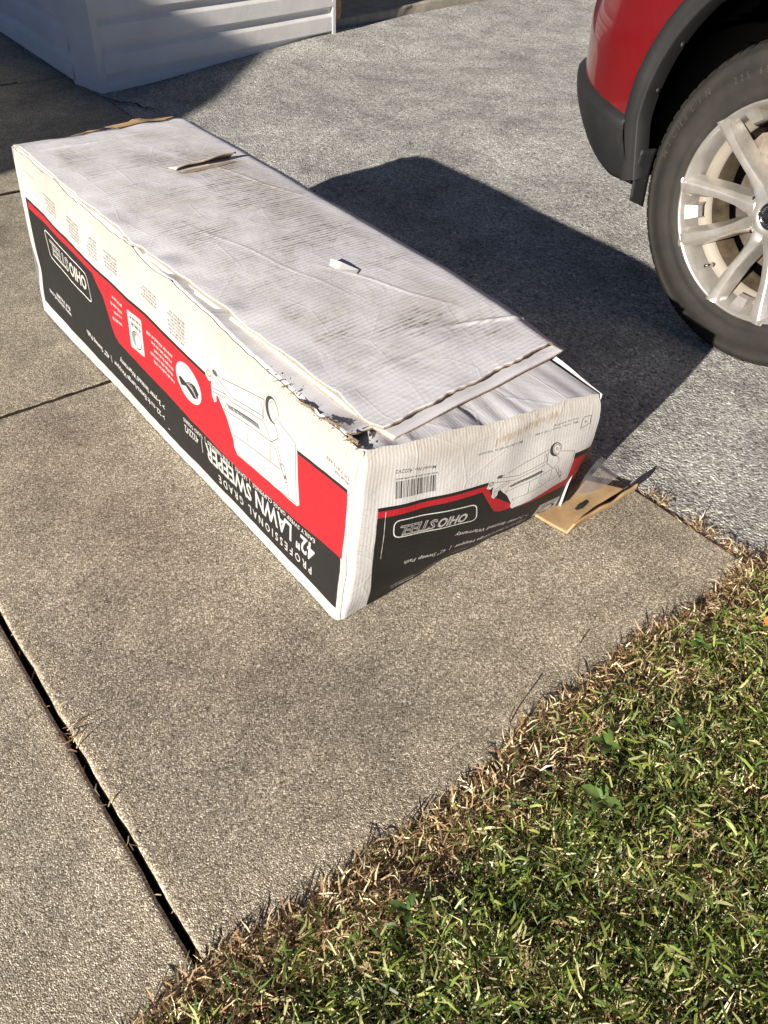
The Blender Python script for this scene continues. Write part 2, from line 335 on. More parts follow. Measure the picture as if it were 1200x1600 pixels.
# ---------------------------------------------------------------- print for the carton, rasterised here
PPM = 2600
class Canvas:
    def __init__(s, W, H, bg):
        s.W, s.H = W, H; s.w, s.h = int(W * PPM), int(H * PPM); s.a = np.empty((s.h, s.w, 3), np.float32); s.a[:] = bg; s.bg = bg
    def poly(s, pts, col):
        p = np.asarray(pts, float) * PPM; x, y = p[:, 0], p[:, 1]; x2, y2 = np.roll(x, -1), np.roll(y, -1)
        for r in range(max(0, int(y.min())), min(s.h - 1, int(y.max()) + 1) + 1):
            c = r + .5; k = (y <= c) != (y2 <= c)
            if not k.any(): continue
            xs = np.sort(x[k] + (c - y[k]) * (x2[k] - x[k]) / (y2[k] - y[k]))
            for i in range(0, len(xs) - 1, 2):
                a, b = max(0, int(round(xs[i]))), min(s.w, int(round(xs[i + 1])))
                if b > a: s.a[r, a:b] = col
    def rect(s, x0, y0, x1, y1, col): s.poly([(x0, y0), (x1, y0), (x1, y1), (x0, y1)], col)
    def line(s, pts, wd, col):
        pts = np.asarray(pts, float)
        for a, b in zip(pts[:-1], pts[1:]):
            d = b - a; L = np.hypot(*d)
            if L < 1e-6: continue
            n = np.array([-d[1], d[0]]) / L * wd / 2; e = d / L * wd * .3
            s.poly([a - e + n, b + e + n, b + e - n, a - e - n], col)
    def ell(s, c, rx, ry, col, rot=0):
        t = np.linspace(0, 6.2832, 40)[:-1]; x, y = rx * np.cos(t), ry * np.sin(t)
        s.poly(np.stack([c[0] + x * math.cos(rot) - y * math.sin(rot), c[1] + x * math.sin(rot) + y * math.cos(rot)], -1), col)
    def rrect(s, q, r, col, wd=None):
        """rounded quad outline or fill; q = 4 corners"""
        q = np.asarray(q, float); pts = []
        for i in range(4):
            p, a, b = q[i], q[i - 1], q[(i + 1) % 4]; da = (a - p) / np.linalg.norm(a - p); db = (b - p) / np.linalg.norm(b - p)
            for t in np.linspace(0, 1, 7): pts.append(p + da * r * (1 - t) ** 2 + db * r * t ** 2)
        pts.append(pts[0])
        if wd: s.line(pts, wd, col)
        else: s.poly(pts, col)
    def text(s, body, p0, p1, h, col, bold=0., shear=0., fit=True):
        """text along the baseline p0 -> p1, stretched to fit, cap height h"""
        cu = bpy.data.curves.new('t', 'FONT'); cu.body = body; cu.resolution_u = 2; cu.offset = bold; cu.shear = shear
        ob = bpy.data.objects.new('t', cu); COL.objects.link(ob); dg = bpy.context.evaluated_depsgraph_get(); ev = ob.evaluated_get(dg); me = ev.to_mesh()
        V = np.array([v.co[:2] for v in me.vertices]); me.calc_loop_triangles(); T = [tuple(t.vertices) for t in me.loop_triangles]
        ev.to_mesh_clear(); bpy.data.objects.remove(ob); bpy.data.curves.remove(cu)
        if not len(V): return
        p0, p1 = np.array(p0, float), np.array(p1, float); d = p1 - p0; L = np.hypot(*d); d /= L; n = np.array([-d[1], d[0]])
        x0, x1 = V[:, 0].min(), V[:, 0].max(); sx = L / (x1 - x0); sy = h / .69
        Q = p0 + ((V[:, :1] - x0) * sx) * d + (V[:, 1:2] * sy) * n
        Q = Q * PPM
        for t in T:
            A, B, C = Q[t[0]], Q[t[1]], Q[t[2]]
            mnx, mxx = int(min(A[0], B[0], C[0])), int(max(A[0], B[0], C[0])) + 1; mny, mxy = int(min(A[1], B[1], C[1])), int(max(A[1], B[1], C[1])) + 1
            mnx, mny = max(mnx, 0), max(mny, 0); mxx, mxy = min(mxx, s.w - 1), min(mxy, s.h - 1)
            if mxx < mnx or mxy < mny: continue
            X = np.arange(mnx, mxx + 1)[None] + .5; Yy = np.arange(mny, mxy + 1)[:, None] + .5
            den = (B[0] - A[0]) * (C[1] - A[1]) - (C[0] - A[0]) * (B[1] - A[1])
            if abs(den) < 1e-9: continue
            l1 = ((X - A[0]) * (C[1] - A[1]) - (C[0] - A[0]) * (Yy - A[1])) / den; l2 = ((B[0] - A[0]) * (Yy - A[1]) - (X - A[0]) * (B[1] - A[1])) / den
            k = (l1 >= -.02) & (l2 >= -.02) & (l1 + l2 <= 1.02); s.a[mny:mxy + 1, mnx:mxx + 1][k] = col
    def greek(s, p0, p1, h, col):
        """a line of print too small to read"""
        p0, p1 = np.array(p0, float), np.array(p1, float); L = np.hypot(*(p1 - p0)); d = (p1 - p0) / L; n = np.array([-d[1], d[0]]); x = 0
        while x < L:
            for _ in range(random.randint(2, 8)):
                wd = h * random.uniform(.28, .5)
                if x + wd > L: break
                a = p0 + d * x; top = h * random.choice((.7, .7, 1.)); s.line([a, a + n * top], h * .2, col)
                s.line([a + n * random.choice((0, .4, .65)) * h, a + n * random.choice((0, .4, .65)) * h + d * wd * .8], h * .2, col); x += wd
            x += h * .45
            if x > L - h: break
    def image(s, name):
        im = bpy.data.images.new(name, s.w, s.h); px = np.ones((s.h, s.w, 4), np.float32)
        c = s.a; px[..., :3] = np.where(c <= .0031308, c * 12.92, 1.055 * np.power(np.maximum(c, 1e-6), 1 / 2.4) - .055)
        im.pixels.foreach_set(px.ravel()); im.update(); im.pack(); return im
WHT, BLK, RED, INK = (.40, .395, .385), (.0105, .0102, .0098), (.38, .011, .018), (.02, .019, .019)
SIL = [(.4206,.0905),(.4236,.1029),(.4119,.1096),(.4027,.1046),(.4036,.114),(.4019,.1353),(.3937,.143),(.3844,.1357),(.3852,.124),(.3781,.1221),(.3686,.1329),(.3588,.1416),(.3492,.1524),(.3382,.1709),(.3302,.183),(.3274,.1985),(.3175,.2096),(.1363,.1991),(.1308,.1928),(.14,.1422),(.1464,.0863),(.148,.06),(.42,.06)]
LINES = [[(.1951,.0673),(.1508,.0815),(.1492,.1079),(.1396,.1928)],[(.3141,.2076),(.2089,.2044),(.1394,.195)],[(.365,.0793),(.2389,.0503),(.2401,.0872)],[(.394,.0833),(.3265,.0989),(.2386,.0825)],[(.4017,.0932),(.3335,.1088),(.2416,.092)],[(.3508,.1207),(.3586,.1373),(.2142,.1165)],[(.2886,.1285),(.286,.1619)],[(.3263,.1721),(.186,.1553)],[(.3296,.1699),(.3232,.1787)],[(.2416,.0881),(.2142,.1165),(.1969,.0995),(.2032,.0839),(.2121,.0779)],[(.2082,.1147),(.1831,.1533)],[(.1994,.113),(.1835,.1432)],[(.1865,.1431),(.1704,.1719),(.1661,.1688),(.1777,.1413),(.1865,.1431)],[(.2171,.1204),(.2163,.1568)],[(.3984,.1152),(.3532,.1041)],[(.3973,.1226),(.3502,.1104)],[(.166,.1709),(.1604,.1927)],[(.3886,.0804),(.3718,.0811)],[(.3951,.1174),(.3934,.1387)],[(.2477,.0592),(.2386,.0863)]]
DARKP = [(.3508,.1207),(.2537,.1054),(.2476,.1135),(.3444,.1271)]
def sweeper(c, T, lw, grey):
    t = lambda P: [T(p) for p in P]; k = np.linalg.norm(np.array(T((.2, .1))) - T((.3, .1))) / .1
    c.poly(t(SIL), c.bg)
    for l in LINES: c.line(t(l), lw, INK)
    c.poly(t(DARKP), (.12, .12, .12)); c.line(t([(.335, .119), (.262, .1085)]), lw * 1.6, INK)
    for i in range(6): a = (.33 - .012 * i, .1185 + .0005 * i); c.line(t([a, (a[0] - .004, a[1] + .0045)]), lw * 1.3, WHT)
    rot = math.atan2(*(np.array(T((.3, .1))) - T((.2, .1)))[::-1]); C = T((.2165, .0565))
    c.ell(C, .0185 * k, .0235 * k, (.035, .035, .035), rot + .3); C2 = T((.2125, .0568))
    c.ell(C2, .0135 * k, .0205 * k, (.45, .44, .42), rot + .3); c.ell(C2, .0105 * k, .0165 * k, (.10, .10, .10), rot + .3); c.ell(C2, .0092 * k, .0150 * k, (.6, .59, .56), rot + .3); c.ell(C2, .004 * k, .0065 * k, (.2, .2, .2), rot + .3); c.ell(C2, .003 * k, .005 * k, WHT, rot + .3)
    c.ell(T((.411, .094)), .008 * k, .007 * k, (.16, .16, .16)); c.ell(T((.411, .094)), .005 * k, .0045 * k, WHT); c.ell(T((.388, .081)), .009 * k, .005 * k, (.07, .07, .07), rot)
    c.ell(T((.172, .162)), .003 * k, .004 * k, (.1, .1, .1))
def logo(c, q, tx0, tx1, h):
    q = np.asarray(q, float); c.rrect(q, .014, (.66, .65, .62), .0022)
    p0, p1 = np.array(tx0, float), np.array(tx1, float); m_ = p0 + (p1 - p0) * .44; m2 = p0 + (p1 - p0) * .46
    c.text('OHIO', p0, m_, h, WHT, .03, .12); c.text('STEEL', m2, p1, h, WHT, .034, .12)
    d = (p1 - p0) / np.linalg.norm(p1 - p0) * .0016; c.text('STEEL', m2 + d, p1 - d, h * .93, BLK, -.014, .12)

# long side: x from the near corner, y from the box's present top edge
cL = Canvas(1.33, .37, WHT)
cL.poly([(.0175, .078), (.12, .088), (.30, .0975), (.45, .0995), (.75, .0993), (1.00, .097), (1.297, .0945), (1.303, .335), (1.0, .337), (.5, .340), (.0127, .340)], BLK)
cL.poly([(.0168, .0845), (.12, .0945), (.30, .104), (.45, .106), (.75, .106), (1.00, .1035), (1.285, .101), (1.285, .116), (1.00, .1165), (.905, .117), (.863, .1484), (.8353, .2078), (.8253, .2203), (.806, .2269), (.76, .229), (.55, .236), (.36, .241), (.25, .240), (.0109, .2195)], RED)
sweeper(cL, lambda p: np.array(p, float), .0011, 1)
logo(cL, [(1.203, .1335), (.945, .137), (.939, .1965), (1.190, .1905)][::-1], (.957, .1495), (1.176, .1475), .0285)
cL.text('EASILY SWEEP GRASS CLIPPINGS  |  LEAVES  |  PINE NEEDLES  |  YARD DEBRIS', (.083, .2335), (.527, .2505), .0085, WHT, .012)
cL.text('42" LAWN SWEEPER', (.081, .250), (.441, .2575), .0365, WHT, .022)
cL.line([(.4555, .259), (.455, .290)], .002, WHT); cL.text('4222V2', (.470, .264), (.525, .266), .0165, WHT, .015)
cL.text('P R O F E S S I O N A L   G R A D E', (.086, .302), (.398, .3075), .0185, WHT, .012)
cL.text('> 3-year limited Warranty', (.612, .271), (.818, .264), .0125, WHT, .018)
cL.text('> 22 cu ft Extra-Large Hopper  |  42" Sweep Path', (.618, .2985), (1.012, .2865), .0125, WHT, .018)
cL.line([(.606, .322), (.600, .322)], .002, WHT)
cL.text('www.ohiosteel.com', (1.106, .290), (1.245, .2835), .0105, WHT, .02); cL.greek((1.108, .277), (1.205, .2725), .010, WHT)
for i in range(4): cL.greek((.770 + .004 * i, .128 + .0165 * i - .004 * (i > 1)), (.832 - (.012, .002, .012, .0)[i], .128 + .0165 * i), .0065, WHT)
cL.rrect([(.7455, .1255), (.6835, .1225), (.680, .1985), (.7435, .2045)], .006, WHT)
cL.greek((.688, .133), (.738, .134), .006, INK); cL.greek((.690, .145), (.736, .146), .008, INK); cL.ell((.7115, .177), .0215, .018, INK); cL.ell((.7115, .177), .0195, .016, WHT); cL.ell((.7155, .176), .0145, .0135, (.16, .16, .16)); cL.ell((.7065, .178), .0125, .0135, WHT)
for i in range(5): cL.greek((.553 + .004 * (i % 2), .132 + .0135 * i), (.655 - .006 * (i % 3) + .012 * (i == 0), .134 + .0125 * i), .0062, WHT)
cL.ell((.4925, .158), .0475, .0365, WHT, -.12)
cL.poly([(.5314, .1624), (.5215, .1758), (.5034, .1693), (.4761, .181), (.4604, .175), (.4547, .161), (.467, .151), (.4857, .1526), (.503, .1615), (.52, .158)], INK)
for i in range(9): cL.line([(.500 - .002 * i, .163), (.482 - .003 * i, .1535 + .0032 * i)], .0006, (.5, .5, .5))
for x0, x1, ls in ((1.087, 1.166, 5), (.957, 1.030, 6), (.868, .930, 6), (.775, .845, 5), (.607, .680, 4), (.497, .572, 7)):
    for i in range(ls): cL.greek((x0 + .002 * (i == ls - 1), .0425 + .0068 * i), (x1 - random.uniform(0, .02), .0425 + .0068 * i + .001), .0045, (.10, .098, .095))
for xs in (1.175, 1.045, .945, .855, .737, .597, .487): cL.line([(xs, .036), (xs - .003, .088)], .0008, (.35, .34, .33))
cL.greek((1.21, .030), (1.28, .031), .006, (.3, .29, .28)); cL.line([(1.21, .046), (1.27, .047), (1.25, .078), (1.215, .076), (1.21, .046)], .0009, (.4, .39, .38))
cL.greek((.0165, .0635), (.052, .063), .0055, (.1, .1, .1)); cL.text('US 7,815,446', (.0165, .0535), (.073, .0505), .006, (.10, .10, .10), .01)

# near end: x from the far right edge, y from the top
cF = Canvas(.535, .34, (.55, .545, .54))
cF.poly([(.0088, .1429), (.06, .139), (.2645, .132), (.38, .120), (.4924, .108), (.4905, .22), (.4814, .3395), (.0, .3395), (.006, .29)], BLK)
cF.poly([(.0085, .160), (.0585, .157), (.0565, .229), (.19, .224), (.25, .170), (.2645, .139), (.38, .127), (.491, .1155), (.4908, .1287), (.38, .139), (.274, .150), (.256, .185), (.239, .216), (.2225, .2264), (.19, .232), (.1, .250), (.0143, .2636)], RED)
src = np.array([(.135, .1964), (.2291, .0373), (.3158, .2113), (.4187, .0897), (.1464, .0863)]); dst = np.array([(.0558, .234), (.1076, .0915), (.1871, .229), (.2645, .141), (.0587, .1316)])
Am = np.linalg.lstsq(np.c_[src, np.ones(5)], dst, rcond=None)[0]
sweeper(cF, lambda p: np.array([p[0], p[1], 1.]) @ Am, .0009, 0)
logo(cF, [(.4584, .1431), (.457, .1791), (.2791, .2195), (.2835, .1752)], (.2995, .1905), (.4445, .1585), .0195)
cF.text('> 3-year limited Warranty', (.1305, .298), (.317, .2385), .0095, WHT, .018)
cF.text('> 22 cu ft Extra-Large Hopper  |  42" Sweep Path', (.1285, .3205), (.421, .2545), .0095, WHT, .018)
cF.rrect([(.0462, .2979), (.0462 + .004, .336), (.1135, .3347), (.1053, .2885)], .005, WHT); cF.ell((.080, .322), .022, .013, INK); cF.ell((.083, .322), .016, .0105, (.3, .3, .3)); cF.ell((.073, .322), .009, .010, WHT); cF.greek((.052, .3005), (.100, .2945), .004, INK); cF.greek((.056, .3075), (.098, .302), .0045, INK)
x = .3815
while x < .462:
    wd = random.choice((.0009, .0009, .0018, .0027)); f_ = (x - .3815) / .0805
    cF.poly([(x, .0735 - .0095 * f_), (x + wd, .0735 - .0095 * f_), (x + wd - .003, .108 - .0095 * f_), (x - .003, .108 - .0095 * f_)], INK); x += wd + random.choice((.0009, .0012, .002))
cF.greek((.379, .0685), (.466, .058), .0035, (.12, .12, .12)); cF.text('Model No. 4222V2', (.383, .0535), (.466, .0415), .0068, (.08, .08, .08), .006)
cF.text('Manufactured in Vietnam', (.191, .058), (.2915, .0575), .006, (.10, .10, .10), .004)
cF.text('Patents pending', (.0597, .0435), (.118, .046), .005, (.12, .12, .12), .004); cF.text('Mfg. under Patent 7,815,446', (.0597, .0525), (.162, .054), .005, (.12, .12, .12), .004)
cF.line([(.031, .047), (.046, .047), (.050, .058), (.0505, .075), (.031, .068), (.031, .047)], .0012, INK); cF.ell((.041, .06), .0018, .0018, INK)
for i in range(6): yy = .10 + .036 * i; cF.line([(.519, yy), (.506, yy + .006), (.503, yy + .018)], .0008, (.42, .41, .4)); cF.line([(.522, yy + .010), (.510, yy + .016)], .0008, (.42, .41, .4))
cF.line([(.4915, .11), (.4895, .33)], .001, (.5, .5, .48)); cF.line([(.476, .12), (.4745, .22)], .0010, (.5, .5, .48))
for i in range(46):
    xx = .115 + .0031 * i + random.uniform(-.001, .001); y0 = .012 + .020 * (i / 46) + random.uniform(0, .006); cF.line([(xx, y0), (xx + random.uniform(-.0008, .0008), y0 + random.uniform(.006, .020))], random.uniform(.0008, .0022), random.choice(((.36, .28, .18), (.42, .35, .25), (.46, .40, .31))))
for i in range(40):
    xx = random.uniform(.02, .47); y0 = random.uniform(.0, .012); cF.line([(xx, y0), (xx, y0 + random.uniform(.003, .012))], .0012, (.42, .36, .27))
cF.poly([(.338, .3165), (.346, .309), (.358, .313), (.362, .322), (.350, .327), (.342, .324)], (.48, .36, .21)); cF.line([(.27, .318), (.40, .332)], .0016, (.45, .40, .33))
cF.greek((.33, .333), (.375, .325), .006, WHT); cF.greek((.385, .3305), (.44, .3225), .005, (.5, .5, .5)); cF.greek((.385, .322), (.445, .313), .004, (.5, .5, .5))

def carton_mat(name, W, H, img=None, flute='u', dirt=.3, flb=.4, topdirt=False, base=(.53, .525, .53), edge=0.):
    m = mat(name, base, .62, spec=.35); t = NT(m); co = t.coord('UV', (W, H, 1))
    tint = t.noise(co, 5, 5, .6)
    if img is not None:
        im = t.n('ShaderNodeTexImage', image=img, interpolation='Linear', extension='EXTEND'); c = t.n('ShaderNodeTexCoord'); t.l(c.outputs['UV'], im.inputs[0]); colr = im.outputs[0]
    else:
        colr = t.mix(0, base, base)
    wv = t.n('ShaderNodeTexWave', wave_type='BANDS', bands_direction='X' if flute == 'u' else 'Y', wave_profile='SIN'); wv.inputs['Scale'].default_value = .31416 / (.0092 if topdirt else .0068); wv.inputs['Distortion'].default_value = .9; wv.inputs['Detail'].default_value = 1; wv.inputs['Detail Scale'].default_value = .02
    t.l(co, wv.inputs['Vector']); fl = wv.outputs['Fac']
    if topdirt:
        pat = t.ramp(t.math('ADD', t.math('MULTIPLY', t.noise(co, 4.2, 5, .6, .5), .72), t.math('MULTIPLY', t.noise(t.coord('UV', (W * .6, H * 5, 1)), 3, 4, .6), .3)), [(.455, .02), (.51, .40), (.57, 1.)])
        line = t.ramp(t.math('ADD', fl, t.math('MULTIPLY', t.math('SUBTRACT', t.noise(co, 60, 3, .6), .5), .9)), [(.45, 0.), (.62, 1.)])
        sx = t.n('ShaderNodeSeparateXYZ'); t.l(t.coord('UV'), sx.inputs[0]); wob = t.math('MULTIPLY', t.math('SUBTRACT', t.noise(co, 7, 3, .6), .5), .22)
        ux = t.math('ADD', sx.outputs[0], wob); vx = t.math('ADD', sx.outputs[1], t.math('MULTIPLY', wob, .5))
        msk = t.math('MULTIPLY', t.math('MULTIPLY', t.ramp(ux, [(.10, 0.), (.16, 1.)]), t.ramp(ux, [(.80, 1.), (.93, .12)])), t.math('MULTIPLY', t.ramp(vx, [(.025, 0.), (.06, 1.)]), t.ramp(vx, [(.91, 1.), (.95, .1)])))
        f = t.math('MULTIPLY', t.math('MULTIPLY', pat, msk), t.math('MULTIPLY', t.math('ADD', t.math('MULTIPLY', line, .85), .14), t.math('MULTIPLY', t.ramp(t.noise(t.coord('UV', (W * 1.6, H * 16, 1)), 6, 7, .75), [(.42, .12), (.54, 1.)]), t.ramp(t.noise(co, 55, 6, .8), [(.38, .25), (.56, 1.)]))))
        colr = t.mix(t.math('MULTIPLY', t.math('MULTIPLY', t.ramp(t.noise(co, 3.4, 6, .7, .4), [(.42, 0.), (.60, 1.)]), msk), .38), colr, (.36, .29, .20))
        colr = t.mix(f, colr, (.17, .13, .085))
        sm = t.ramp(t.noise(co, 9, 4, .6, .6), [(.56, 0.), (.80, .14)]); colr = t.mix(sm, colr, (.33, .295, .26))
        colr = t.mix(t.ramp(t.noise(t.coord('UV', (W * .35, H * 6, 1)), 22, 3, .7), [(.60, 0.), (.66, .6)]), colr, (.74, .735, .74))
    else:
        colr = t.mix(t.ramp(tint, [(.42, 0.), (.8, dirt)]), colr, (.62, .52, .38), 'MULTIPLY')
        colr = t.mix(t.ramp(t.math('MULTIPLY', fl, t.noise(co, 7, 4)), [(.34, 0.), (.62, dirt)]), colr, (.66, .58, .46), 'MULTIPLY')
        if edge:
            sx = t.n('ShaderNodeSeparateXYZ'); t.l(co, sx.inputs[0]); ev = t.math('ADD', sx.outputs[1], t.math('MULTIPLY', t.math('SUBTRACT', t.noise(co, 6, 4, .6), .5), .14))
            em = t.math('MULTIPLY', t.ramp(ev, [(0., 1.), (.085, 0.)]), t.math('ADD', t.math('MULTIPLY', t.ramp(fl, [(.3, 0.), (.7, 1.)]), .6), .4)); colr = t.mix(t.math('MULTIPLY', em, edge), colr, (.68, .60, .46), 'MULTIPLY')
        if img is not None:   # scuffed ink
            colr = t.mix(t.ramp(t.noise(t.coord('UV', (W * 3, H * .8, 1)), 22, 5, .75), [(.70, 0.), (.82, .14)]), colr, (.4, .39, .37))
    t.color(colr)
    n = t.bump(fl, .0008, flb); n = t.bump(t.noise(co, 9, 4, .6, .5), .008, .30, n); n = t.bump(t.noise(co, 170, 3, .6), .0006, .5, n)
    cr = t.voro(t.coord('UV', (W, H, 1)), 7.5, 'DISTANCE_TO_EDGE'); n = t.bump(t.ramp(cr, [(0., 1.), (.02, 0.)]), .0010, .16 if topdirt else .25, n); t.normal(n)
    return m
MC_long = carton_mat('printed_long_side', 1.33, .37, cL.image('long_side_print'), 'u', .35, .18, edge=.55)
MC_end = carton_mat('printed_end', .535, .34, cF.image('end_print'), 'u', .4, .12, edge=.5)
MC_top = carton_mat('scuffed_white_top', .46, 1.33, None, 'v', .5, .45, True, (.67, .665, .69))
MC_flap = carton_mat('white_flap', .5, .12, None, 'u', .06, .05, False, (.62, .62, .65))
MC_plain = carton_mat('white_side', .4, 1.3, None, 'v', .3, .3)

# ---------------------------------------------------------------- the crushed carton
carton = empty('cardboard_box', (.8, 1.32, 0), label='long battered white red and black carton lying upside down on the walkway', cat='box')
LQ = [[.53, .662, .36], [.556, 2.004, .385], [.522, 1.959, 0.003], [.511, .679, 0.003]]
FQ = [[.952, .583, .338], [.53, .662, .36], [.511, .679, 0.003], [1.065, .655, 0.003]]
def corner_round(P):
    c = np.stack([np.interp(P[..., 2], [0, .36], [.511, .53]), np.interp(P[..., 2], [0, .36], [.679, .662])], -1)
    d = np.linalg.norm(P[..., :2] - c, axis=-1); r = .017; k = np.clip(r - d, 0, 1) ** 2 / (2 * r)
    P[..., 0] += k * .8; P[..., 1] += k * .8
    P[..., 0] += .0025 * noise(P * [0, 0, 1], 60, 3) * np.exp(-d / .02)
    return P
def crumple(P, N, amp, fade=None):
    a = amp * (noise(P, 11, 1) * .6 + noise(P, 34, 2) * .28 + noise(P, 80, 5) * .10)
    return P + N * (a if fade is None else a * fade)[..., None]
nu, nv = 190, 56
u, v = uvgrid(nu, nv); P = quad4(LQ, u, v); N0 = np.array([-1., 0, 0])
P = P + N0 * (.008 * np.sin(np.pi * u) * np.sin(np.pi * v) ** .8)[..., None]
P = crumple(P, N0, .0030, np.minimum(1, v * 6) * np.minimum(1, (1 - u) * 20) * .8 + .2)
top = np.exp(-(v * .37 / .02) ** 2)
P[..., 2] += top * (.004 * noise(P * [0, 1, 0], 26, 4) + .002 * noise(P * [0, 1, 0], 90, 6) - .012 * np.exp(-((u - .16) / .08) ** 2))
P[..., 0] += top * (.006 + .003 * noise(P * [0, 1, 0], 22, 1))
P[..., 0] -= .016 * np.exp(-((v - .72) / .14) ** 2) * np.exp(-((1 - u) / .025) ** 2) * 0
P[..., 1] += -.022 * np.exp(-((v - .70) / .10) ** 2) * np.exp(-((1 - u) / .03) ** 2)
P[..., 2] = np.maximum(P[..., 2], .002); P = corner_round(P); LONGP = P
sheet('side_panel', P, [MC_long], carton, uv=np.stack([u, v], -1), smooth=True)
nu, nv = 96, 60
u, v = uvgrid(nu, nv); P = quad4(FQ, u, v); N0 = np.array([0, -1., 0])
P = P + N0 * (.012 * np.sin(np.pi * u) * np.sin(np.pi * v))[..., None]
P = crumple(P, N0, .0065, np.minimum(1, (1 - u) * 12) * np.minimum(1, v * 8 + .3))
P[..., 2] -= .004 * np.sin(np.pi * u) ** 2 * (1 - v) ** 3
top = np.exp(-(v * .34 / .015) ** 2); P[..., 2] += top * (.003 * noise(P * [1, 0, 0], 34, 4) + .002 * noise(P * [1, 0, 0], 90, 2)); P[..., 1] += top * .006
bot = np.exp(-((1 - v) * .34 / .03) ** 2); P[..., 1] += bot * (.010 + .006 * noise(P * [1, 0, 0], 30, 3)) * np.sin(np.pi * u) ** .5
P[..., 2] += bot * .006 * np.exp(-((u - .45) / .2) ** 2)
P[..., 0] += .010 * np.exp(-(u / .04) ** 2) * noise(P * [0, 0, 1], 24, 2)
P[..., 2] = np.maximum(P[..., 2], .002); P = corner_round(P); FRONTP = P
sheet('end_panel', P, [MC_end], carton, uv=np.stack([(u * .535 + .0119) / 1.0136 / .535, v], -1), smooth=True)
# right side, far end, bottom
u, v = uvgrid(60, 24); P = quad4([[.954, .586, .336], [1.000, 2.022, .372], [1.03, 1.985, .003], [1.036, .657, .003]], u, v); P[..., 0] += .016 * np.exp(-((u - .08) / .06) ** 2) * (1 - v)
P[..., 2] += (1 - v) * .004 * np.exp(-((u - .115) / .06) ** 2); P = crumple(P, np.array([1., 0, 0]), .004)
sheet('side_panel', P, [MC_plain], carton, uv=np.stack([u, v], -1), flip=True, smooth=True)
u, v = uvgrid(30, 24); P = quad4([[.556, 2.004, .385], [1.000, 2.022, .374], [1.03, 1.985, .003], [.522, 1.959, .003]], u, v)
P = crumple(P, np.array([0, 1., 0]), .003); P[..., 2] = np.maximum(P[..., 2], .002)
sheet('end_panel', P, [MC_plain], carton, uv=np.stack([u, v], -1), smooth=True)
# inner top layer (a strip of it shows along the left edge)
def topz(x, y):
    t = np.clip((y - .66) / 1.35, 0, 1); s = np.clip((x - .53) / .48, 0, 1)
    return (.356 + .028 * t) * (1 - s) + (.346 + .028 * t) * s + .008 * np.sin(np.pi * t) * np.sin(np.pi * s)
u, v = uvgrid(50, 110); Y = .705 + (2.010 - .705) * v; xl = np.interp(Y, [.66, 2.0], [.534, .558]); xr = np.interp(Y, [.70, 1.0, 2.02], [.985, 1.015, 1.002]); X = xl + (xr - xl) * u; Y = Y + .016 * u * v
P = np.stack([X, Y, topz(X, Y) - .002], -1); P[..., 2] += .002 * noise(P, 20, 3)
o_ = np.argsort(LONGP[:, 0, 1]); ly = LONGP[o_, 0, 1]; Lp = np.stack([np.interp(P[0, :, 1], ly, LONGP[o_, 0, k]) for k in range(3)], -1)
bl = np.exp(-u / .10)[..., None]; P = P * (1 - bl) + bl * (Lp[None] + np.stack([.002 + (X - xl), 0 * X, 0 * X - .0005], -1))
sheet('inner_flap', P, [MC_flap, M['kraft_edge']], carton, .004, uv=np.stack([v * 2.6, u], -1), smooth=False)
# second layer whose kraft front edge shows under the lid
def lid_edge(y): return np.interp(y, [.66, .70, .76, .86, .98, 1.17, 1.42, 1.7, 2.01], [.590, .584, .577, .575, .571, .561, .552, .553, .560])
def lid_pts(nu, nv, y0l, y0r, dz, grow):
    u, v = uvgrid(nu, nv); yl = y0l + (2.000 - y0l) * v; yr = y0r + (2.020 - y0r) * v; Yy = yl + (yr - yl) * u
    xl = lid_edge(yl) - grow; xr = np.interp(yr, [.72, 1.0, 2.02], [.992, 1.012, 1.000]); X = xl + (xr - xl) * u
    Z = topz(X, Yy) + dz
    return u, v, np.stack([X, Yy, Z], -1)
u, v, P = lid_pts(50, 110, .668, .700, .0015, -.004); P[..., 2] += .0015 * noise(P, 24, 2) + 0 * v
sheet('middle_flap', P, [MC_flap, M['kraft_edge']], carton, .004, uv=np.stack([v * 2, u], -1), smooth=False)
u, v, P = lid_pts(170, 420, .683, .716, .0175, 0.)
P = crumple(P, np.array([0, 0, 1.]), .0020)
le = np.exp(-(u * .45 / .030) ** 2) * np.clip((.86 - v) * 3, 0, 1)
P[..., 2] += le * (.001 + .003 * noise(P * [0, 1, 0], 18, 5) + .002 * noise(P * [0, 1, 0], 60, 2)) * np.sin(np.pi * np.clip(v, 0, 1)) ** .4
P[..., 0] += le * (.004 * noise(P * [0, 1, 0], 40, 3) + .0025 * noise(P * [0, 1, 0], 120, 1))
P[..., 1] += np.exp(-(v / .01) ** 2) * (.0014 * noise(P * [1, 0, 0], 60, 4) + .0015 * noise(P * [1, 0, 0], 150, 2))
fe = np.exp(-(v / .05) ** 2); P[..., 2] += fe * (-.003 + .0016 * noise(P * [1, 0, 0], 16, 2))
